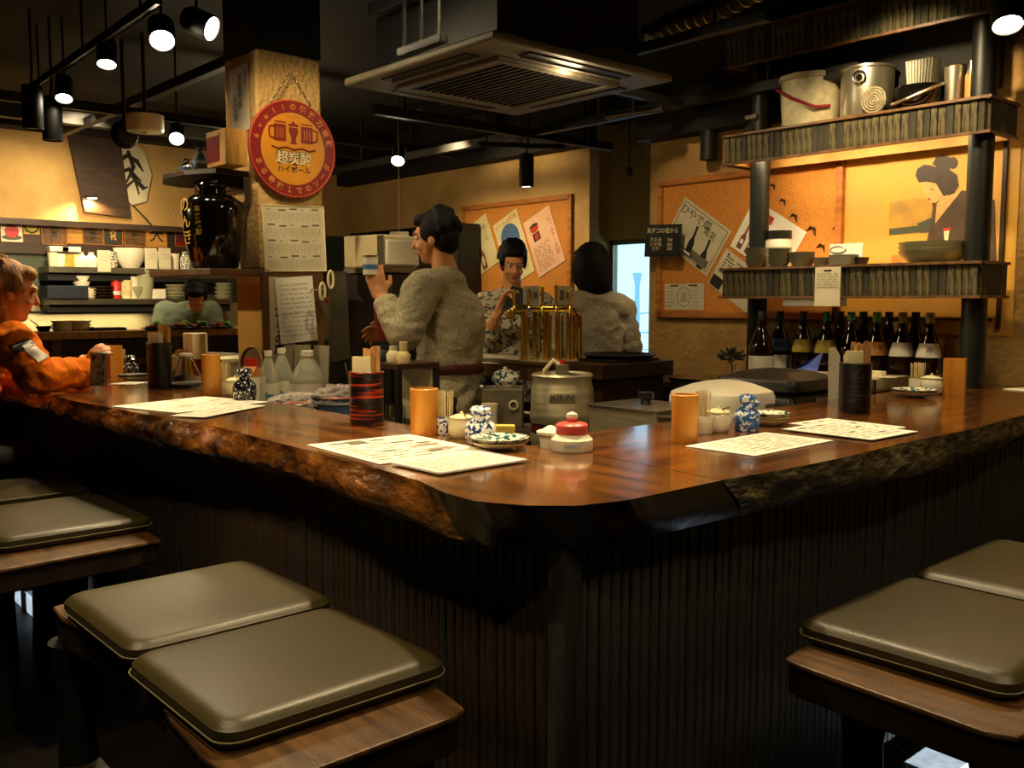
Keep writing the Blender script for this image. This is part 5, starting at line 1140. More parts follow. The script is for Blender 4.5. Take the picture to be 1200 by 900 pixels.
MB().box((-6.58,4.73,1.22), (-6.3,4.75,1.98)).build('door', 'dark_wall', bpy.data.objects['nook_cupboard'], smooth=False); MB().box((-6.28,4.73,1.22), (-5.97,4.75,1.98)).build('door', 'dark_wall', bpy.data.objects['nook_cupboard'], smooth=False)
# red jug held low
p = atd(455, 378, 4.15); o = thing('red_jug', 'dark red translucent jug beside the dispenser', 'jug', (p.x, p.y, p.z-.08)); MB().lathe([(0,0),(.055,0),(.065,.16),(.062,.16),(.05,.006),(0,.006)], n=24).build('body', 'red_dark', o); MB().tube([(.06,0,.14), (.10,0,.13), (.10,0,.05), (.056,0,.03)], .007, 8).build('handle', 'red_dark', o)
# small shelf of jars and glass rack behind the striped holder
p = atd(470, 424, 3.72); o = thing('rack_shelf', 'small dark rack holding glasses behind the striped holder', 'rack', (p.x, p.y, 0), 0)
MB().box((-.16,-.10,p.z-.02), (.12,.10,p.z)).build('shelf_board', 'wood_dark', o, smooth=False); MB().box((-.16,-.10,p.z-.26), (.12,.10,p.z-.245)).build('shelf_board', 'steel_dark', o, smooth=False)
for x_ in (-.16, .10):
    for y_ in (-.10, .08): MB().box((x_,y_,0), (x_+.02,y_+.02,p.z-.02)).build('leg', 'black_paint', o, smooth=False)
MB().box((-.14,.07,p.z-.24), (.10,.08,p.z-.03)).build('back_panel', 'cream', o, smooth=False)
zs = p.z; rzm = Matrix.Rotation(0, 3, 'Z')
for k, (x_, y_) in enumerate(((-.10,-.03), (-.05,-.05), (0,-.02), (.05,-.05), (-.08,.03), (.0,.04), (.06,.03))):
    q = Vector((p.x, p.y, zs-.245))+rzm @ Vector((x_, y_, 0)); g = thing('drinking_glass', 'small clear glass on the lower board of the dark rack', 'glass', q, group='glasses on the dark rack'); MB().lathe([(0,0),(.022,0),(.028,.07),(.026,.07),(.02,.008),(0,.008)], n=16).build('glass', 'glass', g)
for k, (x_, m_) in enumerate(((-.08,'navy'), (-.01,'cream'), (.06,'pick_wood'))):
    q = Vector((p.x, p.y, zs))+rzm @ Vector((x_, -.03, 0)); g = thing('spice_jar', ('dark blue jar','round cream pot','pale wooden toothpick pot')[k]+' on top of the dark rack', 'jar', q); MB().lathe([(0,0),(.026,0),(.028,.03),(.018,.045),(0,.045)], n=18).build('body', m_, g); MB().cyl((0,0,.045), .016, .018+.02*(k == 2), 14).build('lid', m_ if k != 1 else 'white_ceramic', g)
# machine parts under the tap counter
p = atd(592, 472, 4.1); o = thing('pump_unit', 'green-grey pump box with pipes under the tap counter', 'pump', (p.x, p.y, 0), .8)
MB().box((-.10,-.08,p.z-.10), (.08,.08,p.z+.07)).build('housing', 'ac_panel', o, bevel=.008); MB().box((-.14,-.14,p.z-.12), (.12,.08,p.z-.10)).build('plate', 'steel', o, smooth=False)
MB().cyl((-.06,-.12,p.z-.10), .035, .11, 16).build('canister', 'cream', o); MB().box((-.1,-.1,0), (.1,.1,p.z-.12)).build('stand', 'black_paint', o, smooth=False)
MB().lathe([(.014,0),(.022,.002),(.022,.008),(.014,.01)], n=16, T=frame((.04,-.082,p.z+.0), XA, ZA, -YA)).build('dial', 'cream', o)
o2 = thing('teapot', 'patterned round teapot on top of the pump box', 'teapot', (p.x-.0, p.y, p.z+.07)); MB().lathe([(0,0),(.04,0),(.058,.03),(.05,.065),(.02,.075),(0,.075)], n=24).build('body', 'teal_pattern', o2); MB().tube([(.05,0,.03), (.08,0,.05), (.09,0,.07)], [.012,.009,.007], 8).build('spout', 'teal_pattern', o2); MB().ell((0,0,.08), .01).build('lid_knob', 'teal_pattern', o2)

# ================================================================== KITCHEN AT THE LEFT
XW = -8.0
def kx(px, py, x): return onx(px, py, x)
# wooden tablets on the strip
tabs = [(0,26,258,283,'label_white','sign'), (27,46,259,274,'label_gold',''), (48,77,260,286,'wood_mid',''), (78,96,261,285,'light_wood',''), (97,120,261,286,'bench_wood',''), (121,143,262,287,'black_plastic',''), (145,170,263,288,'bench_wood',''), (171,195,264,289,'light_wood',''), (205,222,268,288,'red_dark','')]
texts = ['', '〇', '純米酒', '', '大吟醸', '六代', '蔵出し', '大', '朱']
desc = ['framed tablet with a red emblem','small square gold tablet','dark brown tablet with vertical lettering','plain pale wooden tablet','brown tablet with carved lettering','black tablet with gold lettering','wooden tablet with fine handwriting','pale wooden tablet with one large character','dark red tablet nearest the urn']
for i, (x0, x1, y0, y1, m_, _) in enumerate(tabs):
    A, B, Cc = onx(x0, y0, XW+.04), onx(x1, y0, XW+.04), onx(x0, y1, XW+.04); w = (B-A).length; h = A.z-Cc.z
    T = frame(Vector((XW+.04, (A.y+B.y)/2, A.z-h/2)), YA, ZA, XA); o = sheet('wooden_tablet', desc[i]+' in the row above the kitchen shelves', 'tablet', T, w, h, m_, .012)
    MB().tube([(-w/2,-h/2,0), (w/2,-h/2,0), (w/2,h/2,0), (-w/2,h/2,0)], .004, 4, True).build('frame', 'cork_frame', o)
    if i == 0: poly(circ(0, .0, .05), 'red', o, .002); poly(circ(0, -.045, .07, .02), 'green_grey', o, .0015)
    elif texts[i]: text('\n'.join(texts[i]) if len(texts[i]) > 1 else texts[i], .05 if len(texts[i]) > 1 else .12, 'ink_gold' if m_ == 'black_plastic' else 'ink', o, bold=.002)
# dark plank and kite hanging on the kitchen wall
A = onx(112, 199, XW+.05); o = MB().prism([(-.22,.36),(.19,.34),(.26,-.37),(-.10,-.34)], -.02, .02, frame((0,0,0), YA, ZA, XA)).build('old_plank', 'wood_dark', loc=A, smooth=False); tag(o, 'old dark wooden signboard hanging tilted on the kitchen wall', 'signboard')
MB().rod((.03,-.1,.3), (.03,-.02,.62), .005).build('cord', 'black_paint', o)
A = onx(153, 203, XW+.04); o = MB().prism([(-.16,.14),(0,.27),(.12,.18),(.17,0),(.12,-.22),(0,-.26),(-.12,-.16)], -.01, .01, frame((0,0,0), YA, ZA, XA)).build('painted_shell', 'paper_dim', loc=A, smooth=False); tag(o, 'pale leaf-shaped plaque with dark brush painting on the kitchen wall', 'plaque')
b = MB()
for pts in ([(-.10,.08),(-.03,.14),(.05,.10),(.10,.02)], [(-.12,-.02),(-.02,.03),(.08,-.06)], [(-.05,-.12),(.03,-.05),(.06,-.17)], [(-.02,.18),(.02,.05),(-.04,-.08)], [(.0,-.02),(.1,-.12),(.13,-.1)]): b.tube([(.012, y, z) for y, z in pts], [.014]+[.02]*(len(pts)-2)+[.006], 6)
b.build('brushwork', 'ink', o)
MB().tube([(.0,.0,-.25), (.02,.1,-.36), (.0,.18,-.44)], .006, 6).build('cord', 'black_paint', o)
A = onx(108, 232, XW+.12); o = thing('picture_light', 'small glowing lamp at the foot of the old signboard', 'lamp', A); MB().box((-.03,-.04,0), (.03,.04,.02)).build('housing', 'black_paint', o, smooth=False); MB().box((-.02,-.03,-.004), (.02,.03,0)).build('lamp_face', 'lamp_glow', o, smooth=False); MB().rod((0,0,.01), (-.12,0,.01), .006).build('arm', 'black_paint', o)
l = spot(A+Vector((.03,0,-.01)), A+Vector((-.10,0,-.5)), 26, 150, .02, (1,.78,.35)); l.parent = o; l.location = (.03,0,-.012)
# shelves
def kshelf(label, pxa, pxb, py, depth=.28):
    A, B = onx(pxa, py, XW+depth), onx(pxb, py, XW+depth); o = thing('kitchen_shelf', label, 'shelf', (XW+depth/2, (A.y+B.y)/2, A.z-.02)); y0 = A.y-o.location.y; y1 = B.y-o.location.y
    MB().box((-depth/2,y0,-.025), (depth/2,y1,.02)).build('board', 'steel_dark', o, smooth=False); MB().box((-depth/2,y0,-.085), (depth/2-.04,y1,-.026)).build('rail', 'black_paint', o, smooth=False)
    return o, A.z
s1, za = kshelf('upper dark shelf of crockery on the kitchen wall', 57, 268, 312); s2, zb = kshelf('lower dark shelf of crockery on the kitchen wall', 59, 272, 350)
def kitem(name, label, cat, px, base_py, z, w, h, m, shape='cup', x=XW+.20, group=None):
    q = onx(px, base_py, x); o = thing(name, label, cat, (x, q.y, z), group=group); r = w/2
    if shape == 'cup': MB().lathe([(0,0),(r*.8,0),(r,h),(r*.93,h),(r*.74,.01),(0,.01)], n=18).build('body', m, o)
    elif shape == 'bowl': MB().lathe([(0,0),(r*.5,0),(r*.85,h*.45),(r,h),(r*.95,h),(r*.8,h*.5),(0,h*.2)], n=24).build('body', m, o)
    elif shape == 'tok': MB().lathe([(0,0),(r*.8,0),(r,h*.4),(r*.9,h*.6),(r*.35,h*.9),(r*.45,h),(0,h)], n=18).build('body', m, o)
    elif shape == 'box': MB().box((-r*.7,-r,0), (r*.7,r,h)).build('body', m, o, smooth=False, bevel=.004)
    elif shape == 'stack':
        for i in range(4): MB().lathe([(0,h*i/4),(r*.7,h*i/4),(r,h*(i+.8)/4),(r,h*(i+.95)/4),(0,h*(i+.95)/4)], n=18).build('bowl', m, o)
    return o
Zs = za; g = 'crockery on the upper kitchen shelf'
for px, nm, lab, cat, w, h, m_, sh in ((62,'cup','pale cup at the left end of the upper kitchen shelf','cup',.08,.11,'cream','cup'),(71,'cup','cream mug second from the left on the upper kitchen shelf','cup',.08,.10,'white_ceramic','cup'),(80,'jar','amber jar on the upper kitchen shelf','jar',.08,.10,'label_gold','box'),(87,'jar','pale box-shaped jar beside the amber jar','jar',.07,.10,'cream','box'),
    (95,'sake_flask','white flask with blue mark, left of two on the kitchen shelf','flask',.10,.12,'white_ceramic','tok'),(107,'sake_flask','white flask with blue mark, right of two on the kitchen shelf','flask',.10,.12,'white_ceramic','tok'),(130,'rice_bowl','patterned bowl stack beside the hanging slip in the kitchen','bowls',.11,.13,'teal_pattern','stack'),(153,'big_bowl','large white mixing bowl on the upper kitchen shelf','bowl',.26,.16,'white_ceramic','bowl'),
    (180,'big_bowl','cream bowl behind paper slips on the upper kitchen shelf','bowl',.2,.14,'cream','bowl'),(204,'cup','tall white cup near the urn on the upper kitchen shelf','cup',.09,.13,'white_ceramic','cup'),(217,'jar','patterned jar beside the urn on the kitchen shelf','jar',.1,.15,'teal_pattern','tok')):
    kitem(nm, lab, cat, px, 305, Zs, w, h, m_, sh)
for px in (68, 82): kitem('box', ('left' if px == 68 else 'right')+' small white box on top of the mugs in the kitchen', 'box', px, 300, Zs+.115, .14, .04, 'white_plastic', 'box')
Zs = zb
for px, nm, lab, cat, w, h, m_, sh in ((75,'tray_box','dark blue-grey box on the lower kitchen shelf','box',.30,.10,'navy','box'),(96,'cup_stack','tall stack of white cups on the lower kitchen shelf','cups',.13,.18,'white_ceramic','stack'),(105,'cup_stack','short stack of white cups beside the tall one','cups',.11,.08,'white_ceramic','stack'),(120,'plate_stack','dark brown plate stack on the lower kitchen shelf','plates',.18,.10,'wood_dark','stack'),
    (149,'cup','yellowish paper cup beside the red spray bottle','cup',.11,.15,'pick_wood','cup'),(156,'cup','white cup behind the yellowish paper cup','cup',.10,.18,'white_plastic','cup'),(169,'canister','tall pale canister on the lower kitchen shelf','canister',.17,.25,'celadon','cup'),(161,'bowl','grey-green bowl before the pale canister','bowl',.14,.10,'celadon','bowl'),(182,'box','white carton on the lower kitchen shelf left of the cook','box',.14,.08,'white_plastic','box'),(206,'plate_stack','green rimmed plate stack above the cook','plates',.18,.12,'celadon','stack'),(262,'plate_stack','plate stack right of the cook','plates',.16,.14,'celadon','stack')):
    kitem(nm, lab, cat, px, 345, Zs, w, h, m_, sh)
q = onx(136, 345, XW+.22); o = thing('spray_bottle', 'orange-red bottle with a green nozzle on the lower kitchen shelf', 'bottle', (q.x, q.y, zb)); MB().lathe([(0,0),(.035,0),(.037,.13),(.02,.15),(0,.15)], n=18).build('body', 'red', o); MB().lathe([(.018,.15),(.018,.18),(.01,.20),(0,.20)], n=14).build('nozzle', 'white_plastic', o); MB().cyl((0,0,.20), .012, .02, 10).build('tip', 'teal_cap', o); MB().lathe([(.038,.03),(.038,.06)], n=18).build('band', 'white_plastic', o)
for px, py, lab in ((122, 306, 'pale paper slip hanging over the upper kitchen shelf, left one'), (177, 303, 'pale paper slip on the upper kitchen shelf, middle one'), (193, 303, 'pale paper slip on the upper kitchen shelf, nearest the urn')):
    q = onx(px, py, XW+.30); o = sheet('paper_slip', lab, 'notice', frame(q, YA, ZA, XA), .10, .17, 'paper_dim'); rects([(-.03,.03,.03,.034), (-.03,.0,.02,.004)], 'ink_soft', o)
kl = thing('unseen_shelf_lamp', 'slim lamp strip added under the lower kitchen shelf to light the backsplash', 'lamp', (XW+.12, 2.4, zb-.115))  # strip added to brighten the backsplash in the shade of the shelf
MB().box((-.02,-.6,0), (.02,.6,.02)).build('housing', 'black_paint', kl, smooth=False)
al = bpy.data.lights.new('strip_light', 'AREA'); al.shape = 'RECTANGLE'; al.size = .03; al.size_y = 1.1; al.energy = 3.5; al.color = WARM
ao = bpy.data.objects.new('strip_light', al); COL.objects.link(ao); ao.parent = kl; ao.location = (0, 0, -.006)
# kitchen pass (counter), its dishes and plates of food
PZ = 1.18; pa, pb = onz(20, 391, PZ), onz(285, 384, PZ)
o = thing('kitchen_pass', 'wooden topped serving pass in front of the open kitchen', 'counter', (-6.55, 2.2, 0))
MB().box((-.10,-1.2,PZ-.05), (.18,1.35,PZ)).build('top', 'light_wood', o, smooth=False, bevel=.005); MB().box((-.08,-1.15,0), (.13,1.3,PZ-.05)).build('front_panel', 'wood_dark', o, smooth=False)
for y_ in (-.42, .35, .85): MB().box((.13,y_,0), (.16,y_+.06,PZ-.05)).build('front_post', 'wood_mid', o, smooth=False)
MB().box((.13,-1.1,.95), (.155,1.3,.99)).build('rail', 'wood_mid', o, smooth=False)
def pass_at(px, x=-6.50, z=PZ): q = onx(px, 380, x); return Vector((x, q.y, z))
for px, lab in ((73, 'stack of pale patterned bowls at the left of the kitchen pass'), (94, 'second stack of pale patterned bowls on the kitchen pass')):
    o = thing('bowl_stack', lab, 'bowls', pass_at(px)); 
    for i in range(3): MB().lathe([(0,.022*i),(.05,.022*i),(.065,.022*i+.018),(.068,.022*i+.024),(0,.022*i+.02)], n=24).build('bowl', 'cream', o)
o = thing('black_tray', 'long black tray lying on the kitchen pass', 'tray', pass_at(122)); MB().box((-.08,-.10,0), (.08,.12,.02)).build('tray', 'black_plastic', o, bevel=.004); MB().box((-.085,-.105,.02), (.085,-.095,.026)).build('lip', 'black_gloss', o)
o = thing('small_pan', 'small black bowl with a ladle on the kitchen pass', 'bowl', pass_at(51)); MB().lathe([(0,0),(.03,0),(.05,.035),(.047,.035),(.028,.006),(0,.006)], n=20).build('bowl', 'black_gloss', o); MB().rod((0,0,.01), (0,-.08,.08), .004).build('ladle', 'steel', o)
for px, lab in ((182, 'left plate of salad on the kitchen pass'), (212, 'plate of salad before the cook on the kitchen pass'), (233, 'third plate of salad on the kitchen pass'), (259, 'right plate of salad beside the pillar')):
    o = thing('food_plate', lab, 'plate of food', pass_at(px, -6.42, PZ+.002)); MB().lathe([(0,0),(.06,0),(.10,.012),(.098,.014),(.06,.006),(0,.006)], n=26).build('plate', 'navy', o)
    rnd = random.Random(px); b = MB(); c = MB()
    for i in range(10): b.ell((rnd.uniform(-.04,.04), rnd.uniform(.0,.05), .02+rnd.uniform(0,.03)), (.02,.016,.014), n=7, m=5)
    for i in range(9): c.ell((rnd.uniform(-.04,.04), rnd.uniform(-.06,.01), .015+rnd.uniform(0,.02)), (.018,.018,.012), n=7, m=5)
    b.build('greens', 'leaf_green', o); c.build('garnish', 'food_red', o)
# mast and bridge-like frame outside the window
q = ony(747, 320, 16); zt = q.z; o = thing('outdoor_mast', 'pale blue mast with flared top seen through the window', 'mast', (q.x, 16, -3)); hh = zt+3
MB().lathe([(0,0),(.10,0),(.085,hh*.6),(.055,hh-.35),(.055,hh-.25),(.11,hh),(0,hh)], n=16).build('pole', 'mast', o)
q = ony(747, 372, 17); o = thing('outdoor_railing', 'pale blue arched railing outside the window', 'railing', (q.x, 17, -3)); b = MB(); L = 1.6
zz = q.z+3
b.tube([(x_, 0, zz+.12-.10*(x_-.6)**2) for x_ in [-L+.2*i for i in range(17)]], .02, 6); b.tube([(-L,0,zz-.35), (L,0,zz-.35)], .018, 6); b.tube([(-L,0,zz-.75), (L,0,zz-.75)], .015, 6); b.tube([(-L,0,zz), (-.8,0,zz+.05), (-.4,0,zz-.3)], .02, 6); b.build('rail', 'mast', o)
for s in (-1, 1): MB().box((s*L-.03,-.03,0), (s*L+.03,.03,zz)).build('post', 'mast', o)
# ================================================================== PEOPLE
def remesh(mb, name, m, parent, vox, smooth_it=2, folds=0):
    me = mb.mesh(name); o = bpy.data.objects.new(name, me); COL.objects.link(o)
    r = o.modifiers.new('r', 'REMESH'); r.mode = 'VOXEL'; r.voxel_size = vox; r.use_smooth_shade = True
    s = o.modifiers.new('s', 'SMOOTH'); s.factor = .5; s.iterations = smooth_it
    dg = bpy.context.evaluated_depsgraph_get(); dg.update(); m2 = bpy.data.meshes.new_from_object(o.evaluated_get(dg)); m2.name = name
    bpy.data.objects.remove(o); m2.materials.clear(); m2.materials.append(M(m)); m2.shade_smooth()
    if folds:
        vs = m2.vertices; no = [v.normal.copy() for v in vs]
        for v, n_ in zip(vs, no):
            c = v.co; a = noise.noise(Vector((c.x*7+3, c.y*7, c.z*16)))+.6*noise.noise(Vector((c.x*15, c.y*15+5, c.z*26)))
            v.co = c+n_*(folds*(1-abs(a)*2.2))
    o = bpy.data.objects.new(name, m2); COL.objects.link(o); o.parent = parent; return o
def V(*a): return Vector(a)
def hand(b, w, d, n, curl, side, k=1.0, spread=.012):
    d = V(*d).normalized(); n = V(*n); n = (n-d*n.dot(d)).normalized(); l = d.cross(n)*side     # l points to the thumb side
    kn = []
    for i in range(4): off = l*((1.5-i)*.021*k); kn.append(w+d*.088*k+off*1.0); b.cap(w+d*.01+off*.7, kn[i], .013*k, .0115*k)
    b.cap(w-d*.03, w+d*.03, .022*k, .020*k)
    for i, L in enumerate((.072, .080, .074, .058)):
        p = kn[i]; a = 0; dirn = d+l*((1.5-i)*.05)
        for j, f in enumerate((.48, .30, .22)):
            a += curl[j] if isinstance(curl, (list, tuple)) else curl
            dd = (dirn*math.cos(a)+n*math.sin(a)).normalized(); q = p+dd*L*f*k; b.cap(p, q, (.0098-.001*j)*k, (.009-.001*j)*k); p = q
    p = w+d*.025+l*.022*k; q = p+(d*.55+l*.7+n*.35).normalized()*.042*k; r = q+(d*.85+l*.1+n*.55).normalized()*.034*k
    b.cap(p, q, .014*k, .0115*k); b.cap(q, r, .011*k, .009*k)
def person(label, loc, yaw, J, clothes, hair, group=None, vox=.011):
    """J: joints in the figure's own frame (x to its right, y forward, z up)"""
    o = thing('person', label, 'person', loc, yaw)
    g = lambda n: V(*J[n])
    b = MB(); hd = g('head'); hr = Euler(J.get('head_rot', (0,0,0))).to_matrix().to_4x4(); hr.translation = hd; k = J.get('hk', .93)
    H = hr @ Matrix.Diagonal((k,k,k,1))
    b.ell((0,-.012,.028), (.076,.094,.092), H, 20, 12); b.ell((0,.028,-.035), (.058,.062,.082), H, 16, 10); b.ell((0,.052,-.092), (.030,.030,.024), H)
    b.cap(H @ V(0,.088,.01), H @ V(0,.106,-.028), .009, .013); b.ell((0,.082,.030), (.05,.016,.012), H)
    for s in (-1, 1): b.ell((s*.077,-.005,-.015), (.010,.020,.031), H); b.ell((s*.036,.066,-.035), (.022,.02,.022), H)
    nk = g('neck'); b.cap(nk, H @ V(0,-.02,-.07), .056, .050)
    ch, pv = g('chest'), g('pelvis'); sd = (g('sh_r')-g('sh_l')).normalized()
    b.cap(nk-V(0,0,.03), ch, .07, .13, .75, sd); b.cap(ch, pv, .135, .135, .75, sd)
    for s in ('r', 'l'):
        S_, E_, W_h = g('sh_'+s), g('el_'+s), g('wr_'+s)
        b.cap(nk-V(0,0,.04), S_, .05, .052); b.cap(S_, E_, .050, .038); b.cap(E_, W_h, .038, .025)
        hp = g('hip_'+s); kn_ = g('kn_'+s); an = g('an_'+s); b.cap(pv, hp, .11, .09); b.cap(hp, kn_, .085, .055); b.cap(kn_, an, .055, .036); b.cap(an-V(0,.03,.03), an+V(0,.15,-.045), .034, .028)
        hs_ = J.get('hand_'+s)
        if hs_: hand(b, W_h, hs_[0], hs_[1], hs_[2], 1 if s == 'r' else -1)
        else: hand(b, W_h, (W_h-E_), (0,1,0), .35, 1 if s == 'r' else -1)
    body = remesh(b, 'body', 'skin', o, J.get('bvox', .0065), 2)
    # face
    for s in (-1, 1):
        e = MB().ell((s*.031,.078,.008), (.014,.010,.009), H, 12, 8).build('eye', 'eye_white', o); MB().ell((s*.031,.0865,.008), (.0055,.003,.0055), H, 10, 6).build('iris', 'eye_dark', e)
        MB().cap(H @ V(s*.017,.090,.030), H @ V(s*.047,.080,.031), .0035).build('eyebrow', 'hair_black', o)
    MB().ell((0,.086,-.066), (.022,.008,.006), H, 12, 6).build('mouth', 'lip', o)
    # hair
    hb = MB()
    if hair[0] == 'short':
        hb.ell((0,-.028,.042), (.089,.098,.094), H, 20, 12); hb.ell((0,-.055,-.02), (.080,.068,.075), H); hb.ell((0,.045,.085), (.068,.045,.035), H)
        for s in (-1, 1): hb.ell((s*.070,.0,.02), (.018,.05,.05), H)
    elif hair[0] == 'bob':
        hb.ell((0,-.022,.032), (.106,.112,.110), H, 24, 14); hb.ell((0,-.036,-.03), (.114,.104,.12), H, 24, 14); hb.ell((0,.055,.080), (.07,.045,.035), H)
        for s in (-1, 1): hb.ell((s*.088,.012,-.04), (.026,.05,.09), H)
        hb.cap(H @ V(0,-.036,-.02), H @ V(0,-.036,-.10), .108, .104)
    elif hair[0] == 'bun':
        hb.ell((0,-.028,.042), (.090,.100,.096), H, 20, 12); hb.ell((0,-.06,-.01), (.076,.06,.07), H); hb.ell((0,-.03,.15), (.04,.04,.035), H); hb.ell((0,.045,.085), (.068,.045,.035), H)
    rnd = random.Random(5)
    for i in range(0 if hair[0] == 'bob' else 34):
        a = rnd.uniform(-2.9, -.25) if hair[0] != 'x' else 0; e = rnd.uniform(-.1, 1.3); p = H @ V(.086*math.cos(a)*math.cos(e), -.03+.095*math.sin(a)*math.cos(e), .045+.095*math.sin(e)); q = p+(p-(H @ V(0,-.02,.12)))*.16+V(0,0,-.02); hb.cap(p, q, .014, .006)
    remesh(hb, 'hair', hair[1], o, .007, 8 if hair[0] == 'bob' else 4)
    # clothing
    for c in clothes:
        cb_ = MB()
        if c[0] == 'top':
            fl = c[3] if len(c) > 3 else 1.0
            cb_.cap(nk-V(0,.01,.055), ch, .085*fl, .160*fl, .78, sd); cb_.cap(ch, pv+V(0,0,.02), .162*fl, .160*fl, .80, sd); cb_.cap(pv+V(0,0,.03), pv-V(0,0,.06), .165*fl, .17*fl, .80, sd)
            for s in ('r', 'l'):
                S_, E_, W_h = g('sh_'+s), g('el_'+s), g('wr_'+s); t = c[2]
                jk = 1.12 if c[1] == 'orange_cloth' else 1
                cb_.cap(nk-V(0,0,.05), S_, .066*fl, .070*fl); cb_.cap(S_, E_, .072*fl*jk, .064*fl*jk)
                if t > 0: cb_.cap(E_, E_.lerp(W_h, t), .062*fl*jk, (.048 if jk == 1 else .058)*fl)
                if jk > 1: MB().cap(E_.lerp(W_h, t), E_.lerp(W_h, t+.10), .042, .038).build('cuff', c[1], o)
                for q in range(5):
                    pos = S_.lerp(E_, .25+.18*q); cb_.ell(pos+V(rnd.uniform(-.02,.02), rnd.uniform(-.02,.02), -.02), (.062*fl,.062*fl,.030))
            for q in range(14):
                aa = 2*PI*q/14; bb = 2*PI*(q+1)/14; cb_.cap(nk+V(.062*math.cos(aa), .058*math.sin(aa)-.01, -.035+.012*math.sin(aa)*-1), nk+V(.062*math.cos(bb), .058*math.sin(bb)-.01, -.035-.012*math.sin(bb)), .017)
            T_ = remesh(cb_, 'shirt', c[1], o, vox*.9, 2, .012 if c[1] == 'orange_cloth' else .004 if c[1] == 'cook_cloth' else .007)
        elif c[0] == 'trousers':
            cb_.cap(pv, pv-V(0,0,.08), .158, .16, .8, sd)
            for s in ('r', 'l'): hp = g('hip_'+s); kn_ = g('kn_'+s); an = g('an_'+s); cb_.cap(pv, hp, .14, .115); cb_.cap(hp, kn_, .112, .078); cb_.cap(kn_, an+V(0,0,.03), .076, .058)
            remesh(cb_, 'trousers', c[1], o, .014, 2)
        elif c[0] == 'apron':
            cb_.cap(pv-V(0,-.01,.02), pv-V(0,-.02,.42), .175, .20, .8, sd); remesh(cb_, 'apron', c[1], o, .016, 2)
        elif c[0] == 'belt':
            z = c[2]; pt = pv.lerp(ch, z); rr = c[3]
            b_ = MB(); Tm = frame(pt, sd, ZA.cross(sd), ZA); b_.lathe([(rr,-.022),(rr+.006,-.015),(rr+.006,.015),(rr,.022)], n=40, T=Tm @ Matrix.Diagonal((1,.82,1,1))); bo = b_.build('sash', c[1], o)
            MB().cap(Tm @ V(-rr*.6,rr*.78,.0), Tm @ V(-rr*.75,rr*.95,-.01), .016, .012).build('knot', c[1], bo)
        elif c[0] == 'shoes':
            for s in ('r', 'l'): an = g('an_'+s); MB().cap(an-V(0,.03,.025), an+V(0,.16,-.045), .048, .040).build('shoe', c[1], o)
    return o
def stand(h=1.78, **k):
    s = h/1.75
    J = dict(head=(0,.02,1.62*s), neck=(0,-.01,1.47*s), chest=(0,0,1.24*s), pelvis=(0,0,.96*s), sh_r=(.19*s,0,1.40*s), sh_l=(-.19*s,0,1.40*s), el_r=(.24*s,-.03,1.11*s), el_l=(-.24*s,-.03,1.11*s), wr_r=(.24*s,.10,.88*s), wr_l=(-.24*s,.10,.88*s),
             hip_r=(.095*s,0,.90*s), hip_l=(-.095*s,0,.90*s), kn_r=(.10*s,.02,.50*s), kn_l=(-.10*s,.02,.50*s), an_r=(.10*s,-.01,.09), an_l=(-.10*s,-.01,.09))
    J.update(k); return J
def local(o_loc, yaw, p):      # a world point in a figure's frame
    d = Vector(p)-Vector(o_loc); c, s = math.cos(-yaw), math.sin(-yaw); return (d.x*c-d.y*s, d.x*s+d.y*c, d.z)
def yaw_of(d): return math.atan2(d.y, d.x)-PI/2
# man in grey at the dispenser
L2 = atd(523, 400, 4.15); L2.z = 0; y2 = yaw_of(-rt+fw*.35)
lc = lambda px, py, D, L=L2, y=y2: local(L, y, atd(px, py, D))
wl = lc(446, 348, 3.98)
person('man in grey patterned shirt and dark red sash, arm raised to the dispenser', L2, y2, stand(1.80, head=(-.01,.05,1.655), head_rot=(-.15,0,.12), neck=(0,.0,1.50), chest=(0,-.03,1.27), pelvis=(0,0,.99),
    sh_l=(-.19,.03,1.43), sh_r=(.17,.05,1.42), el_l=lc(474, 392, 3.88), wr_l=wl, el_r=lc(500, 392, 4.35), wr_r=lc(462, 384, 4.22), hand_l=((-.05,.25,.95), (.6,.2,.0), (.5,.55,.4)), hand_r=((.0,.9,-.2), (-.6,0,-.3), .5)),
    [('top','shirt_grey',.78,1.10), ('trousers','dark_cloth'), ('apron','dark_cloth'), ('belt','belt',.33,.182), ('shoes','black_plastic')], ('short','hair_black'))
p = atd(434, 308, 3.98); o = thing('dispenser_cup', 'small white and blue can held up by the man in grey', 'can', (p.x, p.y, p.z-.05)); MB().cyl((0,0,0), .032, .075, 20).build('body', 'white_plastic', o); MB().cyl((0,0,.022), .0325, .02, 20).build('band', 'toothpaste_blue', o); MB().cyl((0,0,.075), .034, .006, 20).build('rim', 'steel', o)
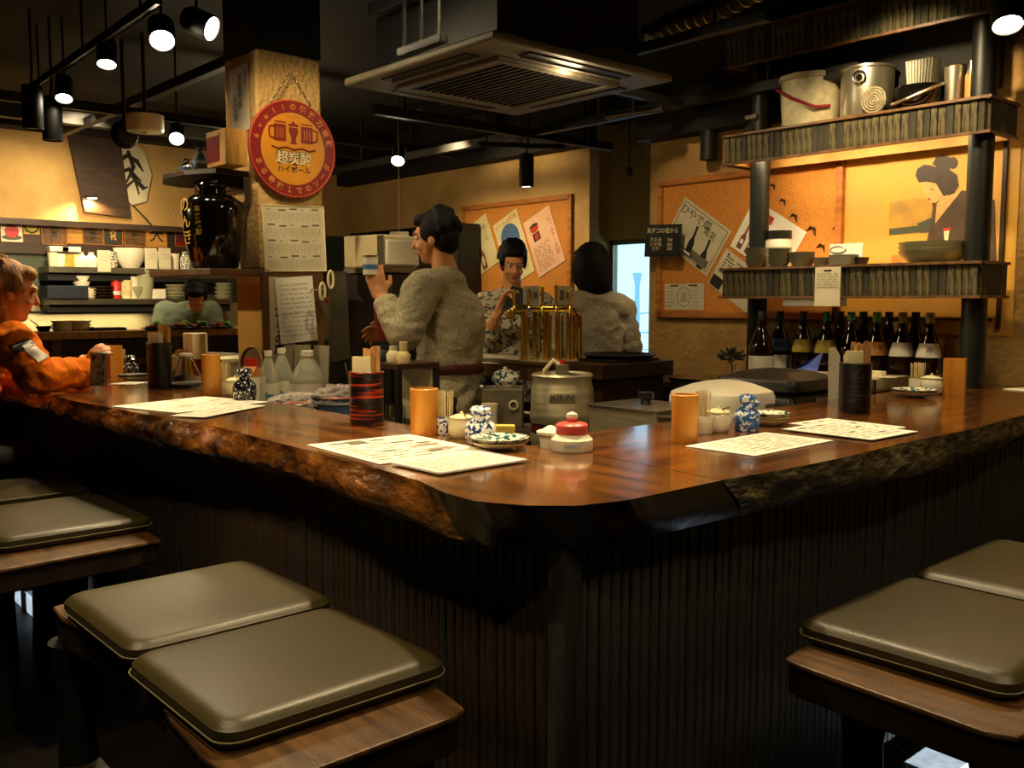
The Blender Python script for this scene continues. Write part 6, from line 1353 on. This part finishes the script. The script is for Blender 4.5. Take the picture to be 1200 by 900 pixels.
# woman with tablet
L3 = atd(600, 400, 5.35); L3.z = 0; y3 = yaw_of(-fw+rt*.15)
l3 = lambda px, py, D: local(L3, y3, atd(px, py, D))
person('woman in patterned work robe holding a black tablet behind the taps', L3, y3, stand(1.70, head=(0,.04,1.59), head_rot=(-.35,0,0), neck=(0,0,1.44), sh_r=(.165,.02,1.35), sh_l=(-.165,.02,1.35), el_r=l3(572, 390, 5.2), wr_r=l3(584, 366, 5.05), el_l=l3(625, 388, 5.2), wr_l=l3(613, 366, 5.05),
    hand_r=((-.5,.1,.9), (-.5,.6,0), .35), hand_l=((.35,.2,.9), (.4,-.7,0), .6), hk=.9), [('top','print_cloth',.12,1.05), ('trousers','dark_cloth'), ('belt','belt',.2,.175), ('shoes','black_plastic')], ('short','hair_black'))
p = atd(605, 352, 5.0); o = thing('tablet', 'black tablet held by the woman in the patterned robe', 'tablet', T=frame(p, u, (ZA*.8+Vector((fw.x,fw.y,0))*.5).normalized(), (Vector((-fw.x,-fw.y,0))*.8+ZA*.5).normalized()) @ Matrix.Rotation(-.35, 4, 'Z'))
MB().box((-.055,-.08,-.005), (.055,.08,.005)).build('body', 'black_plastic', o, bevel=.004); MB().box((-.05,-.075,-.007), (.05,.075,-.005)).build('screen', 'black_gloss', o, smooth=False)
# woman with bob hair, back to us
L4 = atd(694, 400, 5.25); L4.z = 0; y4 = yaw_of(fw*.9-rt*.45)
person('person with a black bob, seen from behind, in a pale striped robe', L4, y4, stand(1.69, head=(0,.03,1.575), head_rot=(-.1,0,.1), hk=.92, sh_r=(.19,.0,1.34), sh_l=(-.17,.0,1.34), el_r=(.27,.02,1.08), wr_r=(.20,.22,1.06), el_l=(-.23,.02,1.08), wr_l=(-.12,.25,1.10)),
    [('top','stripe_cloth',.15,1.12), ('trousers','dark_cloth'), ('shoes','black_plastic')], ('bob','hair_black'))
# cook bending over plates
L5 = atd(222, 400, 7.15); L5.z = 0; y5 = yaw_of(-fw+rt*.3)
hc = local(L5, y5, atd(230, 348, 6.85))
person('cook in grey-green shirt bending over the plates in the kitchen', L5, y5, stand(1.72, head=hc, head_rot=(-.75,0,0), neck=(hc[0]*.7, hc[1]-.09, hc[2]-.10), chest=(0,.12,1.20), pelvis=(0,0,.95), sh_r=(.16,.12,1.30), sh_l=(-.16,.12,1.30), el_r=(.21,.20,1.12), wr_r=(.14,.30,1.10), el_l=(-.21,.20,1.10), wr_l=(-.14,.30,1.10)),
    [('top','cook_cloth',-1,1.12), ('trousers','dark_cloth'), ('shoes','black_plastic')], ('short','hair_black'))
# seated guest in orange jacket
L1 = atd(10, 455, 3.95); L1.z = 0; y1 = yaw_of(YA*.85+rt*.35+fw*.1)
l1 = lambda px, py, D: local(L1, y1, atd(px, py, D))
hd1 = l1(12, 342, 3.85); pv1 = l1(-62, 500, 3.95); pv1 = (pv1[0], pv1[1], .74); ch1 = l1(-38, 428, 3.92)
person('seated guest in an orange jacket with brown hair, holding a phone', L1, y1, dict(head=hd1, head_rot=(-.2,0,0), hk=1.0, neck=(hd1[0]-.03, hd1[1]-.05, hd1[2]-.17), chest=ch1, pelvis=pv1, sh_r=l1(16, 402, 3.74), sh_l=l1(-50, 402, 4.05),
    el_r=l1(44, 441, 3.72), wr_r=l1(101, 437, 4.0), el_l=l1(-10, 440, 4.25), wr_l=l1(92, 440, 4.35), hip_r=(pv1[0]+.10,pv1[1],.70), hip_l=(pv1[0]-.10,pv1[1],.70), kn_r=(pv1[0]+.13,pv1[1]+.32,.66), kn_l=(pv1[0]-.13,pv1[1]+.32,.66), an_r=(pv1[0]+.12,pv1[1]+.22,.28), an_l=(pv1[0]-.12,pv1[1]+.22,.28),
    hand_r=((.25,.45,.85), (-.5,.8,0), (.5,.6,.4)), hand_l=((.5,.3,.5), (.6,-.3,0), .6)),
    [('top','orange_cloth',.93,1.0), ('trousers','dark_cloth'), ('shoes','black_plastic')], ('short','hair_brown'))
pr = bpy.data.objects[[x.name for x in COL.objects if x.name.startswith('person')][-1]]
A = atd(27, 406, 3.60); 
T = pr.matrix_basis.inverted() @ (frame(A, (u*.86+ZA*.30+fw*.2).normalized(), ((u*.86+ZA*.30+fw*.2).normalized().cross(Vector((-fw.x,-fw.y,.25)).normalized())*-1).normalized(), Vector((-fw.x,-fw.y,.25)).normalized()))
o = thing('phone', 'phone in a dark patterned case held upright by the seated guest', 'phone', T=frame(atd(115, 434, 3.90), u, ZA, Vector((u.y,-u.x,0))) @ Matrix.Rotation(-.06, 4, 'Z')); MB().box((-.033,-.065,-.005), (.033,.075,.005)).build('case', 'phone', o, bevel=.006); MB().cyl((-.018,.055,.005), .007, .002, 12).build('camera_lens', 'black_gloss', o)
MB().box((-.034,-.066,-.006), (.034,.076,-.004)).build('screen', 'black_gloss', o, bevel=.003)
# guest's stool and bag
o = thing('guest_stool', 'dark round stool under the seated guest', 'stool', (L1.x, L1.y, 0)); q = pr.matrix_basis @ V(pv1[0], pv1[1], 0); o.location = (q.x, q.y, 0)
MB().cyl((0,0,.56), .18, .04, 28).build('seat', 'leather', o); MB().cyl((0,0,0), .04, .56, 14).build('pole', 'post_black', o); MB().cyl((0,0,0), .17, .02, 24).build('base', 'post_black', o)

# arm patches of the jacket, laid onto the sleeve surface
from mathutils.bvhtree import BVHTree
shirt = [c for c in pr.children if c.name.startswith('shirt')][0]
bv = BVHTree.FromPolygons([v.co for v in shirt.data.vertices], [tuple(p_.vertices) for p_ in shirt.data.polygons])
inv = pr.matrix_basis.inverted(); cl = inv @ CP
def patch(quad, m, off, name, n=6):
    vs = []
    for i in range(n+1):
        for j in range(n+1):
            s_, t_ = i/n, j/n; a, b_, c_, d_ = quad
            px = (a[0]*(1-s_)+b_[0]*s_)*(1-t_)+(d_[0]*(1-s_)+c_[0]*s_)*t_; py = (a[1]*(1-s_)+b_[1]*s_)*(1-t_)+(d_[1]*(1-s_)+c_[1]*s_)*t_
            d = (inv @ (CP+ray(px, py)))-cl; h, nn_, _, _ = bv.ray_cast(cl, d.normalized())
            if h is None: h = vs[-1] if vs else cl+d*(3.7/F)
            else: h = h+nn_*off
            vs.append(h)
    return MB().add(vs, [(i*(n+1)+j, (i+1)*(n+1)+j, (i+1)*(n+1)+j+1, i*(n+1)+j+1) for i in range(n) for j in range(n)]).build(name, m, shirt)
patch([(10,406),(31,396),(42,404),(19,415)], 'black_plastic', .004, 'arm_badge'); patch([(26,407),(34,403),(39,406),(30,410)], 'label_white', .006, 'badge_print'); patch([(14,407),(24,402),(26,404),(17,409)], 'ink_grey', .006, 'badge_print')
patch([(28,410),(41,406),(57,418),(45,425)], 'label_white', .004, 'arm_patch')
